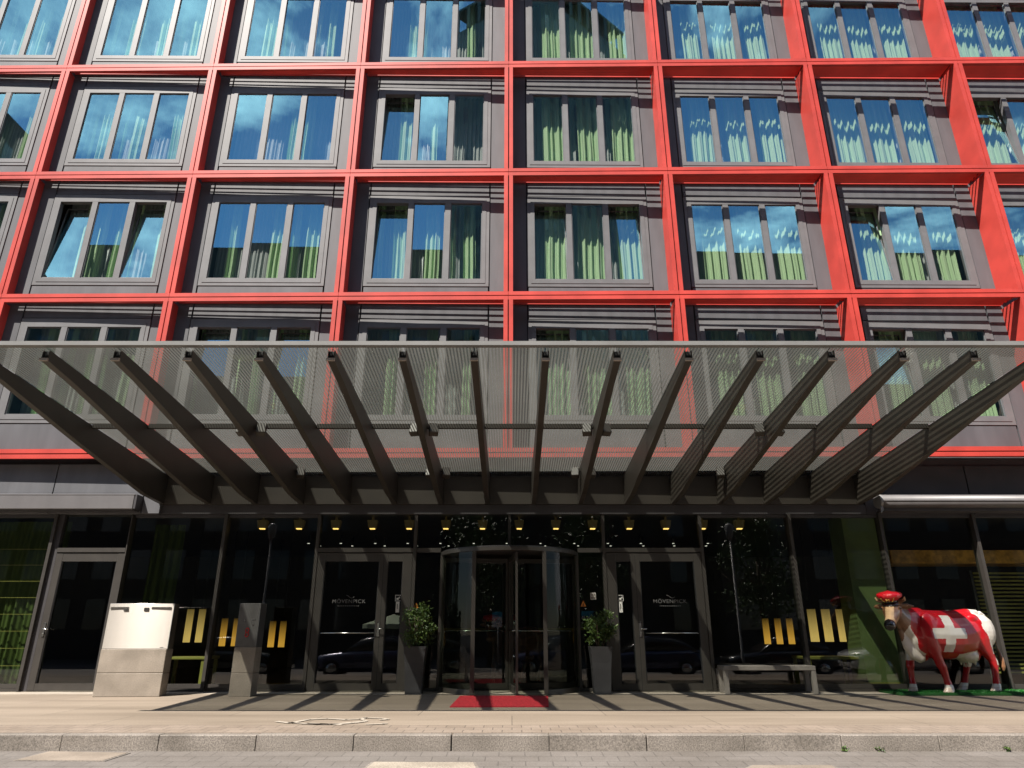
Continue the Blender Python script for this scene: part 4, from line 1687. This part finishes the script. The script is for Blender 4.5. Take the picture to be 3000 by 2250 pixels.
def cap(parent, mats=('capred', 'cowblack', 'capgold')):
    base = HP + HU * .125 + HD * .02
    q = .86
    ax = (HU * .93 - HD * .10 + Vector((0, 0, .25))).normalized()
    fw = (HD - ax * HD.dot(ax)).normalized()
    sd = ax.cross(fw)
    bm = bmesh.new()
    n = 64
    rings = []
    for hgt, r in ((-.01, .125), (.028, .130), (.030, .150), (.085, .225), (.120, .235), (.150, .215), (.172, .16), (.180, .08), (.182, .01)):
        ring = []
        r *= q
        hgt *= .92
        for k in range(n):
            a = 2 * PI * k / n
            pl = 1 + (.022 if k % 4 < 2 else -.012) * (1 if .05 < hgt < .175 else 0)
            tipf = .03 * math.cos(a) * (hgt / .18)
            ring.append(base + ax * (hgt + tipf) + fw * r * pl * math.cos(a) + sd * r * pl * math.sin(a))
        rings.append(ring)
    loft(bm, rings)
    c = obj('cap', bm, mats[0], parent)
    bm = bmesh.new()
    rings = []
    for k in range(17):
        a = R(-78 + 156 * k / 16)
        ro = .110 + .080 * math.cos(a * 1.1) ** .7 if abs(a) < R(80) else .112
        i0 = base + ax * .012 + (fw * math.cos(a) + sd * math.sin(a)) * .105
        o0 = base - ax * (.012 + .02 * math.cos(a)) + (fw * math.cos(a) + sd * math.sin(a)) * ro
        rings.append([i0, o0, o0 - ax * .008, i0 - ax * .012])
    loft(bm, rings)
    obj('visor', bm, mats[1], c)
    bm = bmesh.new()
    # band
    rings = []
    for k in range(32):
        a = 2 * PI * k / 32
        d = fw * math.cos(a) + sd * math.sin(a)
        rings.append([base + ax * -.008 + d * .110, base + ax * -.008 + d * .115, base + ax * .026 + d * .1175, base + ax * .026 + d * .110])
    rings.append(rings[0])
    loft(bm, rings, False, smooth=False)
    obj('band', bm, mats[1], c)
    # gold letter with sprigs
    rot = Matrix((sd, ax * .62 + fw * .78, ax.cross(fw).cross(ax * .62 + fw * .78))).transposed()
    n_ = (fw * .80 - ax * .55).normalized()
    upv = (ax * .80 + fw * .55).normalized()
    mat3 = Matrix((sd, upv, sd.cross(upv))).transposed()
    pos = base + ax * .064 + fw * .196
    e = text_mesh('emblem', 'M', .088, mats[2], c, pos, (0, 0, 0), ext=.004)
    e.rotation_euler = mat3.to_euler()
    bm = bmesh.new()
    for s in (-1, 1):
        for q in range(5):
            a = R(20 + 24 * q)
            pp = pos + sd * s * (.055 + .018 * q * (1 - q * .12)) + upv * (-.035 + .018 * q) - fw * .006 * (q + 1)
            tube(bm, [pp, pp + sd * s * .016 + upv * .014], [.006, .002], 5)
    obj('sprigs', bm, mats[2], c)
    return c


raw = cow_body()
cow_colours(raw)
for k in ('cowred', 'cowwhite', 'cowbrown', 'cowblack', 'hoof', 'cowtan'):
    raw.materials.append(M[k])
CROT = PI + R(15)
cow = thing('cow_statue', 'life-size glossy cow statue painted red with a white cross and wearing a red cap', 'statue', (7.55, 12.90, .042), CROT)
inst('body', raw, cow)
cap(cow)
# eyes
for s in (-1, 1):
    bm = bmesh.new()
    e = HP + HD * .145 + HS * s * .150 + HU * .055
    ellipsoid(bm, e, (.020, .020, .020), 8)
    obj('eye', bm, 'cowblack', cow)
# a second, smaller one in the dark of the lobby
raw2 = raw.copy()
raw2.name = 'brown_cow'
raw2.materials.clear()
for k in ('cowbrown', 'cowbrown', 'cowbrown', 'cowblack', 'hoof', 'cowtan'):
    raw2.materials.append(M[k])
c2 = thing('cow_statue', 'smaller brown cow statue with a red cap in the dark lobby behind the revolving door', 'statue', (.02, 15.5, .012), PI + R(50))
c2.scale = (.82, .82, .82)
inst('body', raw2, c2)
cap(c2)

# ------------------------------------------------------------------ the other side of the street (seen mirrored in the glazing)
M['opwall'] = paint('dark_brick', (.030, .024, .022), .85, 0, .2, 1)
M['opwall2'] = paint('brown_stone', (.040, .030, .026), .85, 0, .2, 1)
M['opwin'] = paint('opposite_window', (.03, .034, .036), .06, 0, .2, 1)
M['tower'] = paint('tower_stone', (.11, .12, .115), .8, 0, .15, .3)


def block(name, label, corners, h, floor, bay, wall, crown=0, z0=-.75, ww=.55, wh=.6):
    cx = sum(c[0] for c in corners) / 4
    cy = sum(c[1] for c in corners) / 4
    t = thing(name, label, 'building', (cx, cy, z0))
    bm = bmesh.new()
    prism(bm, [(x - cx, y - cy) for x, y in corners], 'z', 0, h)
    obj('wall', bm, wall, t)
    bm = bmesh.new()
    for (a, b) in zip(corners, corners[1:] + corners[:1]):
        a, b = Vector((a[0] - cx, a[1] - cy)), Vector((b[0] - cx, b[1] - cy))
        d = (b - a)
        L = d.length
        d = d / L
        nrm = Vector((d.y, -d.x))
        if (a + b).dot(nrm) < 0:
            nrm = -nrm
        if nrm.y < -.3:
            continue
        nb = int(L / bay)
        nf = int((h - 3) / floor)
        for i in range(nb):
            for j in range(nf):
                u0 = (L - nb * bay) / 2 + i * bay + bay * (1 - ww) / 2
                u1 = u0 + bay * ww
                zz = 2 + j * floor
                p0, p1 = a + d * u0 + nrm * .02, a + d * u1 + nrm * .02
                vs = [bm.verts.new((p0.x, p0.y, zz)), bm.verts.new((p1.x, p1.y, zz)), bm.verts.new((p1.x, p1.y, zz + floor * wh)), bm.verts.new((p0.x, p0.y, zz + floor * wh))]
                bm.faces.new(vs)
    tag(obj('windows', bm, 'opwin', t, recalc=False), kind='stuff')
    if crown:
        bm = bmesh.new()
        for (a, b) in zip(corners, corners[1:] + corners[:1]):
            a, b = Vector((a[0] - cx, a[1] - cy)), Vector((b[0] - cx, b[1] - cy))
            n = int((b - a).length / 1.6)
            for i in range(n):
                p = a.lerp(b, (i + .5) / n)
                box(bm, p.x - .2, p.x + .2, p.y - .2, p.y + .2, h, h + crown - .4)
        prism(bm, [(x - cx, y - cy) for x, y in corners], 'z', h + crown - .4, h + crown)
        obj('open_crown', bm, wall, t)
    return t


block('office_tower', 'dark stone office tower across the street with a gridded facade and open crown', [(-7, -42.3), (4.2, -35.3), (16.5, -45.8), (5.3, -52.8)], 76, 3.4, 1.5, 'tower', 4.0, ww=.45, wh=.72)
block('office_block', 'low dark brick block across the street left of the tower', [(-50, -40), (-50, -25.5), (-5.5, -25.5), (-5.5, -40)], 33.6, 3.5, 2.6, 'opwall')
block('office_block', 'low brown stone block across the street right of the tower', [(15.5, -40), (15.5, -25.5), (64, -25.5), (64, -40)], 33.2, 3.5, 3.0, 'opwall2')
block('office_block', 'tall dark block across the street beyond the low brick one', [(-90, -52), (-90, -38), (-57.5, -38), (-57.5, -52)], 58, 3.6, 2.6, 'opwall')
block('office_block', 'four storey link building between tower and low brick block', [(-5.2, -34), (-5.2, -30), (15.2, -30), (15.2, -34)], 18, 3.6, 2.4, 'opwall2')


def car(label, x, y, z, col, flip=False):
    t = thing('parked_car', label, 'car', (x, y, z), PI if flip else 0, 'cars parked in the street')
    cm = paint('car_paint', col, .25, .3, .03, 1, coat=1)
    tyre, dark = M['black'], M['black']
    st = [(0, .42, .62, .60), (.06, .30, .70, .74), (.35, .22, .78, .84), (.9, .20, .86, .88), (1.45, .20, .93, .90), (2.2, .20, .95, .90), (3.0, .20, .96, .90), (3.7, .22, .97, .87), (4.2, .30, .95, .80), (4.38, .42, .85, .68)]
    bm = bmesh.new()
    loft(bm, [[(sx, -w * .92, zb), (sx, -w, zb + .18), (sx, -w, zt - .14), (sx, -w * .88, zt), (sx, w * .88, zt), (sx, w, zt - .14), (sx, w, zb + .18), (sx, w * .92, zb)] for sx, zb, zt, w in st])
    b = obj('body', bm, cm, t)
    bm = bmesh.new()
    ca = [(1.15, .90, .78), (1.85, 1.36, .66), (2.3, 1.45, .64), (3.0, 1.43, .63), (3.55, 1.28, .64), (4.05, .96, .72)]
    loft(bm, [[(sx, -.80, .88), (sx, -w, zt - .05), (sx, -w * .85, zt), (sx, w * .85, zt), (sx, w, zt - .05), (sx, .80, .88)] for sx, zt, w in ca])
    obj('greenhouse', bm, M['cowblack'], t)
    bm = bmesh.new()
    loft(bm, [[(sx, -w, zt - .01), (sx, -w, zt + .02), (sx, w, zt + .02), (sx, w, zt - .01)] for sx, zt, w in ((1.8, 1.34, .55), (2.3, 1.455, .56), (3.0, 1.44, .55), (3.5, 1.31, .54))])
    obj('roof', bm, cm, t)
    for wx in (.82, 3.5):
        for s in (-1, 1):
            bm = bmesh.new()
            n = 20
            loft(bm, [[(wx + r * math.cos(a), s * yy, .32 + r * math.sin(a)) for a in [2 * PI * k / n for k in range(n)]] for r, yy in ((.30, .70), (.32, .74), (.32, .89), (.29, .915), (.20, .90))])
            wh_ = obj('wheel', bm, tyre, t)
            bm = bmesh.new()
            loft(bm, [[(wx + r * math.cos(a), s * yy, .32 + r * math.sin(a)) for a in [2 * PI * k / n for k in range(n)]] for r, yy in ((.20, .901), (.19, .918), (.05, .922))])
            obj('rim', bm, 'handle', wh_)
    for s in (-1, 1):
        bm = bmesh.new()
        ellipsoid(bm, (.16, s * .60, .66), (.14, .12, .065), 8)
        obj('headlight', bm, 'handle', t)
        bm = bmesh.new()
        box(bm, 4.30, 4.385, s * .45 - .14, s * .45 + .14, .72, .82)
        obj('tail_light', bm, 'cowred', t)
    bm = bmesh.new()
    box(bm, -.03, .04, -.38, .38, .45, .60)
    obj('grille', bm, 'black', t)
    return t


car('white parked car with its nose beside the cow statue mirrored in the glass', 10.7, 3.2, roadz(3.2) + .1, (.75, .75, .73))
car('dark blue parked car mirrored in the right hand door', 3.0, -1.6, roadz(0), (.03, .04, .10))
car('dark blue grey parked car mirrored in the left hand door', -7.6, -1.8, roadz(0), (.05, .055, .11))
car('black parked car mirrored in the revolving door', -2.4, -3.6, roadz(0), (.012, .012, .014))
car('dark green parked car mirrored in the window behind the steel cabinet', -13.4, -1.9, roadz(0), (.012, .02, .016), True)
bpy.data.objects[[o.name for o in bpy.data.objects if o.get('label', '').startswith('dark green parked')][0]].location.x = -8.6
car('charcoal parked car mirrored in the window above the bench', 8.2, -1.7, roadz(0), (.02, .02, .022))


def parasol(label, x, y, h, r, mat):
    t = thing('parasol', label, 'parasol', (x, y, -.7), 0, 'cafe parasols across the street')
    bm = bmesh.new()
    tube(bm, [(0, 0, 0), (0, 0, h)], .025, 8)
    tube(bm, [(0, 0, 0), (0, 0, .08)], .25, 16)
    obj('pole', bm, 'gutter', t)
    bm = bmesh.new()
    n = 8
    rim = [bm.verts.new((r * math.cos(2 * PI * k / n), r * math.sin(2 * PI * k / n), h - .42)) for k in range(n)]
    hem = [bm.verts.new((r * math.cos(2 * PI * k / n), r * math.sin(2 * PI * k / n), h - .60)) for k in range(n)]
    top = bm.verts.new((0, 0, h + .02))
    for k in range(n):
        bm.faces.new((rim[k], rim[(k + 1) % n], top))
        bm.faces.new((hem[k], hem[(k + 1) % n], rim[(k + 1) % n], rim[k]))
    obj('cover', bm, mat, t)
    return t


M['parasol'] = curtain_mat('pale_green_canvas', (.62, .72, .52))
parasol('pale green parasol across the street mirrored beside the left planter', -5.4, -6.2, 2.5, 1.4, 'parasol')
parasol('pale green parasol across the street mirrored in the revolving door', -1.0, -6.4, 2.5, 1.3, 'parasol')
t = thing('street_sign', 'cyan and white sign on a post mirrored above the right planter', 'sign', (3.35, -5, -.7))
bm = bmesh.new()
tube(bm, [(0, 0, 0), (0, 0, 1.95)], .03, 8)
obj('post', bm, 'gutter', t)
bm = bmesh.new()
box(bm, -.28, .28, .035, .06, 1.95, 2.40)
obj('white_panel', bm, 'white', t)
bm = bmesh.new()
box(bm, -.28, .28, .035, .06, 2.402, 2.62)
obj('cyan_panel', bm, 'cyan', t)


def tree(label, x, y, seed, h=8.5):
    t = thing('street_tree', label, 'tree', (x, y, -.70), 0, 'trees across the street')
    bm = bmesh.new()
    tube(bm, [(0, 0, 0), (.05, .02, 1.5), (.0, .05, 3.2), (.08, 0, 5.5)], [.17, .13, .11, .05], 10)
    rr = random.Random(seed)
    for i in range(8):
        a = rr.uniform(0, 6.3)
        z = rr.uniform(2.6, 4.6)
        r = rr.uniform(1.0, 1.8)
        tube(bm, [(0, .03, z), (r * .5 * math.cos(a), r * .5 * math.sin(a), z + .7), (r * math.cos(a), r * math.sin(a), z + 1.6)], [.06, .04, .015], 6)
    obj('trunk', bm, 'bark', t)
    shrub(t, seed, 2.6, 2.0, h - 3.2, 4200, 'crown', 'treeleaf', .22)


tree('leafy street tree across the road left of the entrance axis', -1.6, -9.0, 71)
tree('leafy street tree across the road right of the entrance axis', 3.8, -9.5, 72)
tree('leafy street tree across the road opposite the right windows', 12.5, -9.2, 73)


def lamp(label, x, y):
    t = thing('street_lamp', label, 'street lamp', (x, y, -.7), 0, 'street lamps across the road')
    bm = bmesh.new()
    tube(bm, [(0, 0, 0), (0, 0, .9), (0, 0, .92), (0, 0, 5.2)], [.075, .075, .05, .04], 12)
    obj('pole', bm, 'gutter', t)
    bm = bmesh.new()
    tube(bm, [(0, 0, 5.2), (0, 0, 5.3), (0, 0, 5.75), (0, 0, 5.85)], [.05, .14, .18, .05], 16)
    obj('lantern', bm, 'gutter', t)


lamp('slim pale street lamp mirrored in the window above the bench', 8.7, -.9)
lamp('slim pale street lamp mirrored behind the granite pillar', -9.6, -.9)
# ------------------------------------------------------------------ sky, sun, camera
SUN = Vector((-.4545, -.534, 1)).normalized()
w = bpy.data.worlds.new('World')
bpy.context.scene.world = w
w.use_nodes = True
nt = w.node_tree
bg = nt.nodes['Background']
sky = nt.nodes.new('ShaderNodeTexSky')
sky.sky_type = 'NISHITA'
sky.sun_disc = False
sky.sun_elevation = math.asin(SUN.z)
sky.sun_rotation = math.atan2(SUN.x, SUN.y)
sky.air_density = 1.0
sky.dust_density = .1
sky.ozone_density = 3.5
tc = nt.nodes.new('ShaderNodeTexCoord')
mp = nt.nodes.new('ShaderNodeMapping')
mp.inputs['Scale'].default_value = (1.0, 1.0, 1.7)
mp.inputs['Location'].default_value = (3.1, 1.7, .4)
nt.links.new(tc.outputs['Generated'], mp.inputs['Vector'])
nz = nt.nodes.new('ShaderNodeTexNoise')
nz.inputs['Scale'].default_value = 3.4
nz.inputs['Detail'].default_value = 9
nz.inputs['Roughness'].default_value = .58
nz.inputs['Distortion'].default_value = .3
nt.links.new(mp.outputs[0], nz.inputs['Vector'])
cr = nt.nodes.new('ShaderNodeValToRGB')
cr.color_ramp.elements[0].position = .51
cr.color_ramp.elements[0].color = (0, 0, 0, 1)
cr.color_ramp.elements[1].position = .66
cr.color_ramp.elements[1].color = (1, 1, 1, 1)
nt.links.new(nz.outputs['Fac'], cr.inputs['Fac'])
mx = nt.nodes.new('ShaderNodeMix')
mx.data_type = 'RGBA'
nt.links.new(cr.outputs[0], mx.inputs[0])
nt.links.new(sky.outputs[0], mx.inputs[6])
mx.inputs[7].default_value = (14, 14.2, 14.6, 1)
nt.links.new(mx.outputs[2], bg.inputs['Color'])
bg.inputs['Strength'].default_value = .072

sl = bpy.data.lights.new('sun', 'SUN')
sl.energy = 5.0
sl.angle = R(.5)
sl.color = (1.0, .93, .84)
so = bpy.data.objects.new('sun', sl)
so.rotation_euler = SUN.to_track_quat('Z', 'Y').to_euler()
so.location = (-20, -25, 40)
C.objects.link(so)

cam = bpy.data.cameras.new('camera')
co = bpy.data.objects.new('camera', cam)
cam.sensor_fit = 'HORIZONTAL'
cam.sensor_width = 36
cam.lens = 36 * F / 3000
cam.clip_start = .1
cam.clip_end = 3000
co.location = (0, 0, HC)
co.rotation_euler = (PI / 2 + TH, 0, 0)
C.objects.link(co)
sc = bpy.context.scene
sc.camera = co
sc.view_settings.view_transform = 'Standard'
sc.view_settings.look = 'None'
sc.view_settings.exposure = 1.13
sc.view_settings.gamma = 1
sc.render.engine = 'CYCLES'
sc.cycles.max_bounces = 8
sc.cycles.transparent_max_bounces = 24
sc.cycles.caustics_reflective = False
